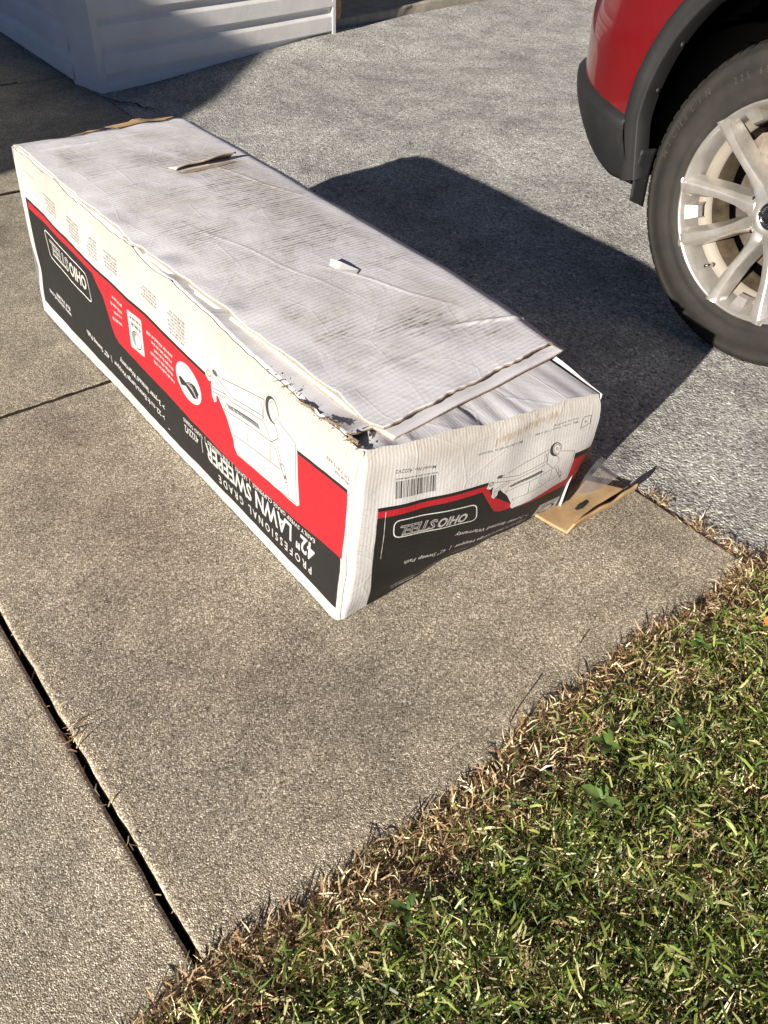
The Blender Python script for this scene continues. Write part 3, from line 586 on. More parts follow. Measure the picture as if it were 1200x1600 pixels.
# far edge rounds down over the end, soft dents and long creases
P[..., 2] -= .012 * np.exp(-((1 - v) / .025) ** 2) * (1 + .4 * noise(P * [1, 0, 0], 30, 2))
P[..., 2] -= .010 * np.exp(-((1 - u) * .45 / .016) ** 2) * (1 + .3 * noise(P * [0, 1, 0], 14, 5))
for (cx, cy, dx, dy, L, dep) in ((.66, 1.90, 1, .05, .36, .0022), (.9, 1.55, .35, -1, .30, .0008), (.80, .86, 1, .30, .26, .0026), (.93, .82, 1, -.2, .18, .003), (.72, 1.2, .25, -1, .4, .0006), (.85, 1.0, .5, -1, .25, .0009), (.70, 1.70, 1, .02, .3, .0012), (.75, .80, 1, .1, .34, .0016)):
    d = np.array([dx, dy]) / math.hypot(dx, dy); rx = P[..., 0] - cx; ry = P[..., 1] - cy; al = rx * d[0] + ry * d[1]; pe = -rx * d[1] + ry * d[0]
    pe = pe + .004 * np.sin(al * 30); P[..., 2] += dep * np.exp(-(pe / .0034) ** 2) * np.exp(-(al / (L / 2)) ** 4)
P[..., 2] -= .004 * np.exp(-(((P[..., 0] - .9) / .07) ** 2 + ((P[..., 1] - .83) / .05) ** 2))
LIDP = P; LIDU = (u, v)
lid = sheet('lid_flap', P, [MC_top, M['kraft_edge']], carton, .0045, uv=np.stack([u, v], -1), smooth=False)
def lidz(x, y):
    d = (LIDP[..., 0] - x) ** 2 + (LIDP[..., 1] - y) ** 2; return LIDP[..., 2].ravel()[np.argmin(d)]
# end flap folded over the near end, dimpled board
u, v = uvgrid(90, 30); A = FRONTP[::-1, 0]; iu = np.linspace(0, 1, 90); Af = np.stack([np.interp(iu, np.linspace(0, 1, len(A)), A[:, k]) for k in range(3)], -1)
Bk = np.stack([.56 + .415 * iu, .790 + .02 * iu, .336 - .004 * iu], -1)
P = Af[:, None] * (1 - v[..., None]) + Bk[:, None] * v[..., None]
P[..., 2] += .003 * np.sin(np.pi * v) * np.sin(np.pi * u) + .0008 * noise(P, 40, 2) * np.sin(np.pi * np.clip(v, 0, 1))
for c in (.20, .47, .70): P[..., 2] += .0016 * np.exp(-((u + .06 * v - c) / .009) ** 2) * np.sin(np.pi * np.clip(v + .15, 0, 1))
P[..., 2] += -.014 * np.exp(-(u / .07) ** 2) * np.sin(np.pi * v)
sheet('end_flap', P, [MC_flap], carton, uv=np.stack([u, v], -1), smooth=True)

def torn(name, cx, cy, rx, ry, parent, m, zfun, seed, ang=0., lift=.0012, n=22, jit=.32):
    """ragged patch of torn paper lying on a surface"""
    r_ = np.random.default_rng(seed); t = np.linspace(0, 6.2832, n, endpoint=False); rr = 1 + r_.uniform(-jit, jit, n)
    ring = []
    for k in range(n):
        a, b = rx * rr[k] * math.cos(t[k]), ry * rr[k] * math.sin(t[k]); ring.append((cx + a * math.cos(ang) - b * math.sin(ang), cy + a * math.sin(ang) + b * math.cos(ang)))
    V = [(cx, cy, zfun(cx, cy) + lift * 1.5)] + [((x + cx) / 2, (y + cy) / 2, zfun((x + cx) / 2, (y + cy) / 2) + lift * 1.3) for x, y in ring] + [(x, y, zfun(x, y) + lift * r_.uniform(.5, 1.2)) for x, y in ring]
    F = [(0, 1 + k, 1 + (k + 1) % n) for k in range(n)] + [(1 + k, 1 + n + k, 1 + n + (k + 1) % n, 1 + (k + 1) % n) for k in range(n)]
    return mesh(name, V, F, m, parent)
torn('torn_patch', .855, 1.634, .080, .008, carton, M['kraft_edge'], lidz, 3, .10)
torn('torn_patch', .875, 2.008, .080, .019, carton, M['kraft'], lambda x, y: lidz(x, min(y, 2.0)) + .002, 5, .0, .002)
torn('torn_patch', .735, 2.000, .04, .006, carton, M['kraft'], lambda x, y: lidz(x, min(y, 2.0)) + .002, 6, .05, .002)
# lifted tongue above the slot, and the puncture further down
u, v = uvgrid(26, 8); X = .776 + .158 * u; Yb = 1.668 + .010 * u; zb = np.array([[lidz(a, b) for a, b in zip(r1, r2)] for r1, r2 in zip(X, Yb)])
P = np.stack([X + .004 * v, Yb - .027 * v + .002 * np.sin(u * 9) * v, zb + .001 + (.015 * u ** .6 + .003) * np.sin(v * 1.45) * (1 + .07 * np.sin(u * 11))], -1)
sheet('torn_tab', P, [MC_plain, M['kraft_edge']], carton, .003, uv=np.stack([u * .3, v * .05], -1), flip=True)
pz = lidz(.815, 1.085)
mesh('torn_tab', [(.803, 1.108, pz + .001), (.810, 1.114, pz + .011), (.824, 1.098, pz + .007), (.838, 1.066, pz + .0015), (.824, 1.056, pz + .001), (.808, 1.086, pz + .002), (.804, 1.109, pz - .001)], [(0, 1, 2, 5), (5, 2, 3, 4), (0, 5, 6)], MC_plain, carton)
# frayed paper and kraft fibres along the near left edge
Vf, Ff = [], []
r_ = np.random.default_rng(11)
for k in range(80):
    uu = r_.uniform(.0, .19) if k < 105 else r_.uniform(.0, .95); i = int(uu * (len(LONGP) - 1)); p = LONGP[i, 0] + r_.normal(0, .0025, 3) + [0, 0, .002]
    d = r_.normal(size=3); d[2] = abs(d[2]) * .6 + .1; d /= np.linalg.norm(d); L = r_.uniform(.002, .009); s_ = np.cross(d, [0, 0, 1.]) * r_.uniform(.0006, .0028); b = len(Vf)
    q = p + d * L + [0, 0, -L * .3]; Vf += [p - s_, p + s_, q + s_ * .4, q - s_ * .4]; Ff.append((b, b + 1, b + 2, b + 3))
tag(mesh('torn_fibres', Vf, np.array(Ff), M['kraft'], carton), kind='stuff')
zl = lambda x, y: LONGP[np.argmin(np.abs(LONGP[:, 0, 1] - y)), 0, 2] + .001
for k, (yy, rx) in enumerate(((.80, .024), (.735, .018), (.69, .012))):
    torn('torn_patch', .540, yy, .005, rx, carton, M['kraft_edge'], zl, 20 + k, .0, .002)

# ---------------------------------------------------------------- kraft tray and plastic at the near right corner
tray = empty('cardboard_flap', (1.08, .63, 0), label='bent brown cardboard flap sticking out from under the box onto the concrete', cat='cardboard')
u, v = uvgrid(40, 8); Bs = quad4([[.965, .690, .006], [.984, .602, .004], [1.172, .614, .008], [1.13, .685, .006]], v, u)
Bs[..., 2] += .003 * noise(Bs, 30, 2)
sheet('tray_floor', Bs, [M['kraft'], M['kraft']], tray, .004, smooth=True)
u, v = uvgrid(40, 8); P = quad4([[.984, .602, .004], [1.178, .612, .006], [1.178, .600, .036], [.990, .594, .030]], u, v)
P[..., 1] += -.012 * np.sin(np.pi * v * .8) * u + .004 * noise(P, 34, 3) * u; P[..., 2] += .003 * noise(P * [1, 0, 0], 60, 2) * v
sheet('tray_rim', P, [M['kraft'], M['kraft']], tray, .004, flip=True, smooth=True)
u, v = uvgrid(20, 8); P = quad4([[1.06, .725, .004], [1.19, .715, .004], [1.185, .72, .060], [1.065, .735, .07]], u, v); P[..., 1] += .006 * noise(P, 20, 1)
sheet('tray_back', P, [M['kraft'], M['kraft']], tray, .004, smooth=True)
torn('hole_patch', 1.062, .630, .020, .006, tray, M['dark'], lambda x, y: .0105, 31, .12, .0022, 28, .12)  # flat dark patch on the floor drawn as a hole's shade, no opening
mp = bpy.data.materials.new('clear_plastic_film'); mp.use_nodes = True; nt = mp.node_tree; nt.nodes.clear(); o_ = nt.nodes.new('ShaderNodeOutputMaterial'); mx = nt.nodes.new('ShaderNodeMixShader'); tr = nt.nodes.new('ShaderNodeBsdfTransparent'); gl = nt.nodes.new('ShaderNodeBsdfGlossy'); gl.inputs['Roughness'].default_value = .2; fr = nt.nodes.new('ShaderNodeValue'); fr.outputs[0].default_value = .10
nt.links.new(fr.outputs[0], mx.inputs[0]); nt.links.new(tr.outputs[0], mx.inputs[1]); nt.links.new(gl.outputs[0], mx.inputs[2]); df = nt.nodes.new('ShaderNodeBsdfTranslucent'); df.inputs[0].default_value = (.8, .82, .86, 1); d2 = nt.nodes.new('ShaderNodeBsdfDiffuse'); d2.inputs[0].default_value = (.7, .72, .76, 1); a1 = nt.nodes.new('ShaderNodeMixShader'); a1.inputs[0].default_value = .5; nt.links.new(df.outputs[0], a1.inputs[1]); nt.links.new(d2.outputs[0], a1.inputs[2]); m2 = nt.nodes.new('ShaderNodeMixShader'); m2.inputs[0].default_value = .16; nt.links.new(mx.outputs[0], m2.inputs[1]); nt.links.new(a1.outputs[0], m2.inputs[2]); nt.links.new(m2.outputs[0], o_.inputs[0]); tr.inputs[0].default_value = (.93, .94, .95, 1)
u, v = uvgrid(40, 28); P = quad4([[1.06, .652, .016], [1.11, .634, .020], [1.185, .632, .034], [1.17, .690, .054]], v, u)
P[..., 2] += .012 * np.sin(np.pi * u) * np.sin(np.pi * v) + .004 * noise(P, 60, 2) + .0015 * noise(P, 150, 4)
tag(sheet('plastic_bag', P, mp, None, smooth=True), 'crumpled clear plastic film lying in the brown cardboard flap', 'plastic bag')

# ---------------------------------------------------------------- the red car: rear quarter, arch, wheel
M['paint'] = mat('red_car_paint', (.105, .0028, .004), .28, 0, .5); M['paint'].node_tree.nodes['Principled BSDF'].inputs['Coat Weight'].default_value = 1; M['paint'].node_tree.nodes['Principled BSDF'].inputs['Coat Roughness'].default_value = .04
t = NT(M['paint']); co = t.coord('Object'); t.color(t.mix(t.ramp(t.noise(co, 9, 5, .7), [(.45, 0.), (.8, .03)]), (.105, .0028, .004), (.16, .07, .05)))
def plastic(name, a, b, rough):
    m = mat(name, a, rough, spec=.4); t = NT(m); co = t.coord('Object'); t.color(t.ramp(t.noise(co, 14, 5, .7), [(.35, a), (.75, b)])); t.normal(t.bump(t.noise(co, 900, 2), .0004, .5)); return m
M['trim'] = plastic('black_textured_plastic', (.008, .008, .0085), (.014, .014, .014), .6)
M['liner'] = mat('black_wheel_well', (.0015, .0015, .0015), 1., 0, 0.)
M['rubber'] = plastic('tyre_rubber', (.0115, .0105, .009), (.025, .022, .018), .75)
M['alloy'] = mat('dusty_silver_alloy', (.5, .48, .44), .33, .7, .5); t = NT(M['alloy']); co = t.coord('Object'); t.color(t.ramp(t.noise(co, 22, 5, .65), [(.3, (.40, .37, .32)), (.65, (.55, .53, .50))]))
M['barrel'] = mat('dusty_rim_barrel', (.36, .325, .27), .5, .4)
M['steel'] = make_simple('rusty_steel', (.07, .052, .038), (.22, .19, .155), 30, .001, .5)
M['black'] = mat('gloss_black', (.01, .01, .01), .2); M['chrome'] = mat('chrome', (.8, .8, .8), .12, 1)
M['glass'] = mat('dark_window', (.01, .012, .014), .05, 0, .6)
CY = R(-3.817); car = empty('parked_car', (1.809, .8144, 0), CY, label='dark red car with black wheel arch parked on the driveway', cat='car')
# local frame: x = inwards, y = along the car towards the near bumper seen in the photo, z up; outer face at x = -.03
FX = -.03; AZ, ARI, ARO = .45, .395, .438
UC, RWD, RUD = .432, .42, .40
ta = np.linspace(0, math.pi / 2, 60); ex = RWD * (1 - np.cos(ta)); ey = UC + RUD * np.sin(ta)
PX = np.r_[0, ex, 1.75 - ex[::-1], 1.75]; PY = np.r_[0, ey, ey[::-1], 0]     # plan outline: side, corner, rear face, other corner
PS = np.r_[0, np.cumsum(np.hypot(np.diff(PX), np.diff(PY)))]
def plan(s, inset):
    """plan point at arc length s, moved inwards by inset"""
    x = np.interp(s, PS, PX); y = np.interp(s, PS, PY); e = 1e-3
    dx = np.interp(s + e, PS, PX) - np.interp(s - e, PS, PX); dy = np.interp(s + e, PS, PY) - np.interp(s - e, PS, PY); L = np.hypot(dx, dy) + 1e-9
    return x + inset * dy / L + FX, y - inset * dx / L
def arch_u(z, r=ARO):
    return np.where(z > AZ, np.sqrt(np.maximum(r * r - np.maximum(z - AZ, 0) ** 2, 0)), r - .05 * np.clip((AZ - z) / .14, 0, 1))
SEND = PS[-1]
def s_sil(s): return np.clip((s - .43) / .34, 0, 1)
def ztop_b(s): return .448 + .047 * s_sil(s) ** .7
def zbot_b(s): return .305 + .125 * s_sil(s - .03) ** 1.1
# red quarter panel
nu, nv = 120, 40; u, v = uvgrid(nu, nv); ss0 = .44 + (SEND - .44) * u; Z = ztop_b(ss0) + (1.02 - ztop_b(ss0)) * v ** 1.1
s0 = arch_u(Z, ARO - .006); S = s0 + (SEND - s0) * u ** 1.3
ins = .006 + .06 * np.clip(Z - .5, 0, 1) ** 1.3 + .012 * np.exp(-((Z - .50) / .02) ** 2) * 0 - .010 * np.exp(-((Z - .62) / .06) ** 2) * s_sil(S)
x, y = plan(S, ins); Z2 = ztop_b(S) + (Z - ztop_b(ss0)) * 1.0
QP = np.stack([x, y, np.maximum(Z2, ztop_b(S))], -1)
sheet('quarter_panel', QP, M['paint'], car, smooth=True, local=True, flip=False)
# lower bumper
nu, nv = 120, 18; u, v = uvgrid(nu, nv); S = .372 + (SEND - .372) * u ** 1.3; Z = zbot_b(S) + (ztop_b(S) + .004 - zbot_b(S)) * v
S2 = np.where(u < .2, np.maximum(S, arch_u(Z, ARO - .004)), S)
ins = -.010 + .030 * (1 - v) ** 2 - .004 * np.sin(np.pi * v) + .016 * np.exp(-((1 - v) / .05) ** 2)
x, y = plan(S2, ins); BP = np.stack([x, y, Z], -1)
lip = BP[:, :1].copy(); lip[..., 0] += .06; lip[..., 1] -= .03 * np.linspace(0, 1, nu)[:, None]; lip[..., 2] += .012
sheet('bumper', np.concatenate([lip, BP], 1), M['trim'], car, smooth=True, local=True)
# side above the arch and forward of it (runs out of frame)
def side_strip(name, y_of, zs, m, n=24):
    Pn = []
    for z in zs:
        y0, y1 = y_of(z); Pn.append([(FX + .006 + .06 * max(z - .5, 0) ** 1.3, y0 + (y1 - y0) * i / (n - 1), z) for i in range(n)])
    return sheet(name, np.array(Pn), m, car, smooth=True, local=True)
side_strip('side_panel', lambda z: (-3.3, 0.0 if z > AZ + ARO else -float(arch_u(np.array(z)))), np.r_[np.linspace(.32, AZ + ARO - .001, 30), np.linspace(AZ + ARO, 1.02, 8)], M['paint'])
side_strip('side_panel', lambda z: (0.0, float(arch_u(np.array(z)))), np.linspace(AZ + ARO - .002, 1.02, 4), M['paint'])
# upper body and glass in rough section, out of frame
sec = [(.0, 1.02), (.03, 1.08), (.22, 1.50), (.36, 1.62), (.875, 1.67), (1.39, 1.62), (1.53, 1.50), (1.72, 1.08), (1.75, 1.02)]
Pn = np.array([[(FX + .036 + x * .96, yy, z if yy < .3 else z) for x, z in sec] for yy in (-2.0, -1.0, 0, .25)])
Pn[0, 2:7, 2] = 1.10; Pn[0, 2:7, 1] = -2.7; Pn[3, 2:7, 1] = .10; Pn[3, :, 1] += .1
sheet('cabin', Pn, M['glass'], car, local=True)
mesh('hood', [(FX + .04, -3.5, .85), (1.70, -3.5, .85), (1.70, -1.9, 1.03), (FX + .04, -1.9, 1.03)], np.array([[0, 1, 2, 3]]), M['paint'], car, local=True)
mesh('hood', [(FX + .05, .2, 1.03), (1.70, .2, 1.03), (1.60, .78, 1.0), (.12, .78, 1.0)], np.array([[0, 1, 2, 3]]), M['paint'], car, local=True)
# arch cladding
th = np.linspace(R(-12.2), math.pi + R(12.2), 90)
def flush(t): return .2 + .8 * min(1, max(0, (math.sin(t) + .02) / .25))
def arch_pt(r, t, x):
    c, s_ = math.cos(t), math.sin(t)
    if s_ < 0: return (x, math.copysign(r - .05 * np.clip(-s_ * r / .14, 0, 1), c), AZ + s_ * 1.5 * r)
    return (x, r * c, AZ + r * s_)
prof = [(ARO + .004, FX + .004), (ARO + .001, FX - .008), (ARO - .008, FX - .011), (ARI + .016, FX - .009), (ARI + .010, FX - .003), (ARI + .004, FX - .006), (ARI, FX), (ARI - .002, FX + .045)]
sheet('wheel_arch_trim', np.array([[arch_pt(r, t, (FX + (x - FX) * flush(t) if x < FX + .01 else x) + .011 * max(0, math.sin(t)) ** 3) for r, x in prof] for t in th]), M['trim'], car, smooth=True, local=True, flip=True)
# liner
prof = [(ARI - .002, FX + .044), (ARI + .012, FX + .06), (ARI + .02, FX + .36), (.02, FX + .37)]
sheet('wheel_well', np.array([[arch_pt(r, t, x) if r > .1 else (x, 0, AZ) for r, x in prof] for t in th]), M['liner'], car, smooth=True, local=True, flip=True)
box_V = [(x, y, z) for x in (.30, 1.5) for y in (-2.9, .60) for z in (.26, .6)]
mesh('underbody', box_V, [(0, 1, 3, 2), (4, 6, 7, 5), (0, 4, 5, 1), (2, 3, 7, 6), (0, 2, 6, 4), (1, 5, 7, 3)], M['liner'], car, local=True)
# mud flap and push fasteners
u, v = uvgrid(6, 10); P = np.stack([FX + .010 + .045 * u, .374 - .012 * u - .012 * v * 0 + .003 * np.sin(v * 4), .395 - .125 * v - .02 * u * v], -1)
sheet('mud_flap', P, [M['trim'], M['trim']], car, .003, local=True)
for t_, xx in ((R(11), .030), (R(27), .030)):
    c = np.array(arch_pt(ARI - .004, t_, FX + xx)); V = []; F = []
    for r, h in ((.007, 0), (.0065, .003), (.003, .004)):
        for k in range(8): V.append(c + np.array([r * math.cos(k * .785), 0, r * math.sin(k * .785)]) - np.array([0, h, 0]))
    for i in range(2):
        for k in range(8): F.append((i * 8 + k, i * 8 + (k + 1) % 8, i * 8 + 8 + (k + 1) % 8, i * 8 + 8 + k))
    F.append(tuple(range(16, 24))); mesh('fastener', V, F, M['trim'], car, local=True, smooth=True)

WZ = .355
wheel = bpy.data.objects.new('wheel', None); COL.objects.link(wheel); wheel.parent = car; wheel.location = (0, 0, WZ)
def lathe(name, prof, m, n=120, parent=wheel, smooth=True, lump=None):
    P = np.array([[(x, r * math.cos(a), r * math.sin(a)) for r, x in prof] for a in np.linspace(0, 2 * math.pi, n + 1)])
    if lump is not None: P = lump(P)
    return sheet(name, P, m, parent, smooth=smooth, local=True)
def flat(P):   # slight contact patch
    P[..., 2] = np.maximum(P[..., 2], -.3545); return P
tp = [(.232, .030), (.238, .010), (.243, .001), (.250, -.004), (.262, -.0085), (.264, -.0075), (.272, -.0105), (.288, -.0125), (.303, -.0115), (.3045, -.0098), (.314, -.0085), (.326, -.003), (.3275, -.0042), (.338, .003), (.3465, .010), (.352, .021), (.3545, .036), (.3545, .075), (.349, .0755), (.349, .082), (.3545, .0825), (.356, .115), (.3545, .15), (.3545, .19), (.35, .207), (.335, .222), (.29, .235), (.235, .225)]
tyre = lathe('tyre', tp, M['rubber'], 160, lump=flat)
# shoulder tread blocks: real lugs round the shoulder
V, F = [], []
for k in range(72):
    a0 = k * 2 * math.pi / 72; a1 = a0 + 2 * math.pi / 72 * .74
    b = len(V)
    for r, x in ((.3405, .0035), (.350, .012), (.3568, .030), (.3568, .070)):
        for a in (a0, a1):
            ak = a + .03 * (x > .02) * (x - .02) * 8; V.append((x, r * math.cos(ak), max(r * math.sin(ak), -.3548)))
    for i in range(3): F.append((b + i * 2, b + i * 2 + 1, b + i * 2 + 3, b + i * 2 + 2))
    for r_ in (0, 1): V.append((V[b + 2 + r_][0], V[b + 2 + r_][1] * .985, V[b + 2 + r_][2] * .985))
tag(mesh('tread_lug', V, F, M['rubber'], wheel, local=True), kind='stuff')
# raised sidewall lettering
def side_text(body, a_mid, r, h, step):
    n = len(body)
    cu = bpy.data.curves.new('t', 'FONT'); cu.resolution_u = 2; cu.extrude = .08; cu.offset = .015
    Vs, Fs = [], []
    for i, chx in enumerate(body):
        if chx == ' ': continue
        cu.body = chx; ob = bpy.data.objects.new('t', cu); COL.objects.link(ob); dg = bpy.context.evaluated_depsgraph_get(); ev = ob.evaluated_get(dg); me = ev.to_mesh()
        vv = np.array([q.co[:] for q in me.vertices]); ff = [tuple(p.vertices) for p in me.polygons]; ev.to_mesh_clear(); bpy.data.objects.remove(ob)
        vv[:, 0] -= (vv[:, 0].min() + vv[:, 0].max()) / 2; k = h / .69
        a = a_mid + (n - 1) / 2 * step - i * step     # reading clockwise as seen from outside
        rad = r + vv[:, 1] * k; tang = vv[:, 0] * k * .85
        # seen from outside (-x) local +y is image left: clockwise = increasing angle from +y towards +z
        ang = a_mid - ((n - 1) / 2 - i) * step + tang / rad
        xx = np.interp(rad, [.264, .288, .303, .314, .326], [-.0075, -.0125, -.0115, -.0085, -.003]) - .0004 - vv[:, 2] * .006
        b = len(Vs); Vs += np.stack([xx, rad * np.cos(ang), rad * np.sin(ang)], -1).tolist(); Fs += [tuple(j + b for j in f) for f in ff]
    bpy.data.curves.remove(cu)
    return mesh('sidewall_lettering', Vs, Fs, M['rubber2'], wheel, local=True)
M['rubber2'] = plastic('raised_rubber', (.032, .028, .023), (.05, .044, .036), .7)
side_text('MICHELIN', R(24), .3055, .017, R(4.4)); side_text('225 65 R17', R(66), .292, .013, R(2.9))
# rim
lathe('rim_lip', [(.2315, .030), (.2395, .008), (.2425, -.002), (.2405, -.0075), (.2365, -.0075), (.2325, -.001), (.2285, .010), (.2235, .022), (.219, .045)], M['alloy'], 120)
lathe('rim_barrel', [(.2195, .044), (.212, .056), (.203, .064), (.2005, .072)], M['barrel'], 90)
M['barrel_deep'] = make_simple('shaded_deep_barrel', (.05, .037, .025), (.13, .10, .065), 20, .0004, .6)  # darker brown puts the shade deep inside the rim into the colour
lathe('rim_inner', [(.2005, .072), (.199, .12), (.198, .17), (.21, .20)], M['barrel_deep'], 90)
lathe('brake_disc', [(.03, .075), (.085, .072), (.092, .095), (.150, .095), (.152, .107), (.10, .108)], M['steel'], 72)
lathe('backing_plate', [(.02, .125), (.17, .12), (.20, .14)], M['liner'], 40)
hub = [(.0, .006), (.030, .006), (.034, .003), (.044, .004), (.058, .010), (.072, .022), (.076, .045), (.06, .05)]
lathe('hub', hub[1:], M['alloy'], 60)
lathe('hub_cap', [(.0005, -.002), (.020, -.001), (.0275, .001), (.031, .006)], M['black'], 40)
lathe('emblem_ring', [(.0175, -.0015), (.0185, -.0042), (.022, -.0042), (.023, -.0015)], M['chrome'], 40)
mesh('emblem_bar', [(x, y, z) for x in (-.0045, -.001) for y in (-.026, .026) for z in (-.0045, .0045)], [(0, 1, 3, 2), (4, 6, 7, 5), (0, 4, 5, 1), (2, 3, 7, 6), (0, 2, 6, 4), (1, 5, 7, 3)], M['chrome'], wheel, local=True)
# five pairs of spokes
def spoke(mid, sg):
    st = [(.045, .0135, .021, .004, .045), (.072, .0205, .0175, .0085, .048), (.100, .0305, .0135, .0095, .048), (.145, .0450, .0130, .005, .042), (.190, .0555, .0155, -.002, .036), (.220, .0615, .0185, -.0055, .026), (.237, .0645, .0205, -.0075, .012)]
    V = []; F = []
    for r, o, hw, xf, dp in st:
        # section: chamfered trapezoid. outer (o+) and inner (o-) sides
        for q, dx in ((-hw - .0075, dp), (-hw + .001, .0085), (-hw * .72, 0), (hw * .35, -.0010), (hw * .62, .0005), (hw + .002, .012), (hw + .008, dp)):
            lat = (o + q * 1.0) * sg; a = mid
            rr = math.sqrt(max(r * r - o * o * .35, 1e-6)); yy = rr * math.cos(a) - lat * math.sin(a); zz = rr * math.sin(a) + lat * math.cos(a)
            V.append((xf + dx, yy, zz))
    k = 7
    for i in range(len(st) - 1):
        for j in range(k - 1):
            f = (i * k + j, (i + 1) * k + j, (i + 1) * k + j + 1, i * k + j + 1); F.append(f if sg > 0 else f[::-1])
    F.append(tuple(range(k))); F.append(tuple((len(st) - 1) * k + j for j in range(k)))
    o = mesh('spoke', V, F, M['alloy'], wheel, local=True)
    bv = o.modifiers.new('bevel', 'BEVEL'); bv.width = .0022; bv.segments = 2; bv.limit_method = 'ANGLE'; bv.angle_limit = R(18); bv.harden_normals = False
    o.data.polygons.foreach_set('use_smooth', np.ones(len(o.data.polygons), bool)); return o
for k in range(5):
    mid = R(-17 + 72 * k)
    for sg in (-1, 1): spoke(mid, sg)
    # block between the arms of a pair, at the rim
    V = []
    for r, hw, x in ((.200, .012, .034), (.204, .013, .022), (.224, .0165, .010), (.2335, .0175, .002)):
        for sg in (-1, 1): V.append((x, r * math.cos(mid) - sg * hw * math.sin(mid), r * math.sin(mid) + sg * hw * math.cos(mid)))
    for r in (.204, .2335):
        for sg in (-1, 1): V.append((.05, r * math.cos(mid) - sg * .018 * math.sin(mid), r * math.sin(mid) + sg * .018 * math.cos(mid)))
    mesh('rim_block', V, [(0, 1, 3, 2), (2, 3, 5, 4), (4, 5, 7, 6), (0, 2, 8), (2, 4, 8), (4, 6, 10, 8), (1, 9, 3), (3, 9, 5), (5, 9, 11, 7)], M['alloy'], wheel, local=True)
    # lug nut in its pocket between pairs
    a = mid + R(36); c = np.array([0, .058 * math.cos(a), .058 * math.sin(a)]); V = []
    for r, x in ((.011, .05), (.0105, .018), (.0085, .012)):
        for j in range(6): V.append((x, c[1] + r * math.cos(a + j * 1.0472), c[2] + r * math.sin(a + j * 1.0472)))
    mesh('lug_nut', V, [(i * 6 + j, i * 6 + (j + 1) % 6, i * 6 + 6 + (j + 1) % 6, i * 6 + 6 + j) for i in range(2) for j in range(6)] + [tuple(range(12, 18))], M['chrome'], wheel, local=True)
a = R(-55); V, F = tube_verts([(.030, .206 * math.cos(a), .206 * math.sin(a)), (.012, .200 * math.cos(a), .200 * math.sin(a)), (-.002, .197 * math.cos(a), .197 * math.sin(a))], [.006, .0045, .0045], 10)
mesh('valve_stem', V, F, M['chrome'], wheel, local=True, smooth=True)
# caliper
V = []; F = []
cal = [(.085, -.035), (.165, -.055), (.180, 0), (.165, .055), (.085, .035)]
for x in (.045, .06):
    sc = .88 if x < .05 else 1
    for r, q in cal:
        a = R(52); V.append((x, r * math.cos(a) - q * sc * math.sin(a), r * math.sin(a) + q * sc * math.cos(a)))
for r, q in cal: a = R(52); V.append((.11, r * math.cos(a) - q * math.sin(a), r * math.sin(a) + q * math.cos(a)))
F = [tuple(range(5))] + [(l * 5 + i, l * 5 + (i + 1) % 5, l * 5 + 5 + (i + 1) % 5, l * 5 + 5 + i) for l in range(2) for i in range(5)]
mesh('brake_caliper', V, F, M['steel'], wheel, local=True)
for yy in (-2.70,):   # the other wheel on this side, out of frame
    w2 = bpy.data.objects.new('wheel', None); COL.objects.link(w2); w2.parent = car; w2.location = (0, yy, WZ)
    for ch in list(wheel.children):
        if ch.name.split('.')[0] in ('tyre', 'rim_lip', 'rim_barrel', 'spoke', 'hub'):
            c = ch.copy(); COL.objects.link(c); c.parent = w2

# ---------------------------------------------------------------- lawn
def leafmat(name, transl=.25, rough=.45):
    m = mat(name, rough=rough, spec=.45); t = NT(m); a = t.n('ShaderNodeVertexColor', layer_name='tint'); t.color(a.outputs[0])
    tl = t.n('ShaderNodeBsdfTranslucent'); t.l(a.outputs[0], tl.inputs[0]); mx = t.n('ShaderNodeMixShader'); mx.inputs[0].default_value = transl
    out = t.t.nodes['Material Output']; t.l(t.b.outputs[0], mx.inputs[1]); t.l(tl.outputs[0], mx.inputs[2]); t.l(mx.outputs[0], out.inputs[0]); return m
M['grass'] = leafmat('grass_blade')
M['straw'] = leafmat('dead_grass', .15, .6)
def lawn_edge(x): return .340 + .014 * np.sin(x * 9 + 1) * .6 + .012 * np.sin(x * 23) * .5 + np.where(x > 1.2, -.02, 0)
lp_u = np.linspace(-2.2, 4.5, 160); rows = []
for x in lp_u:
    e = float(lawn_edge(np.array(x))); rows.append([(x, y, -.012 + .006 * math.sin(x * 40) * math.sin(y * 37) - .03 * (k == 0)) for k, y in enumerate((e + .012, e, e - .05, e - .15, e - .35, e - .8, e - 2.5))])
tag(sheet('lawn_soil', np.array(rows), M['soil'], None), kind='structure')
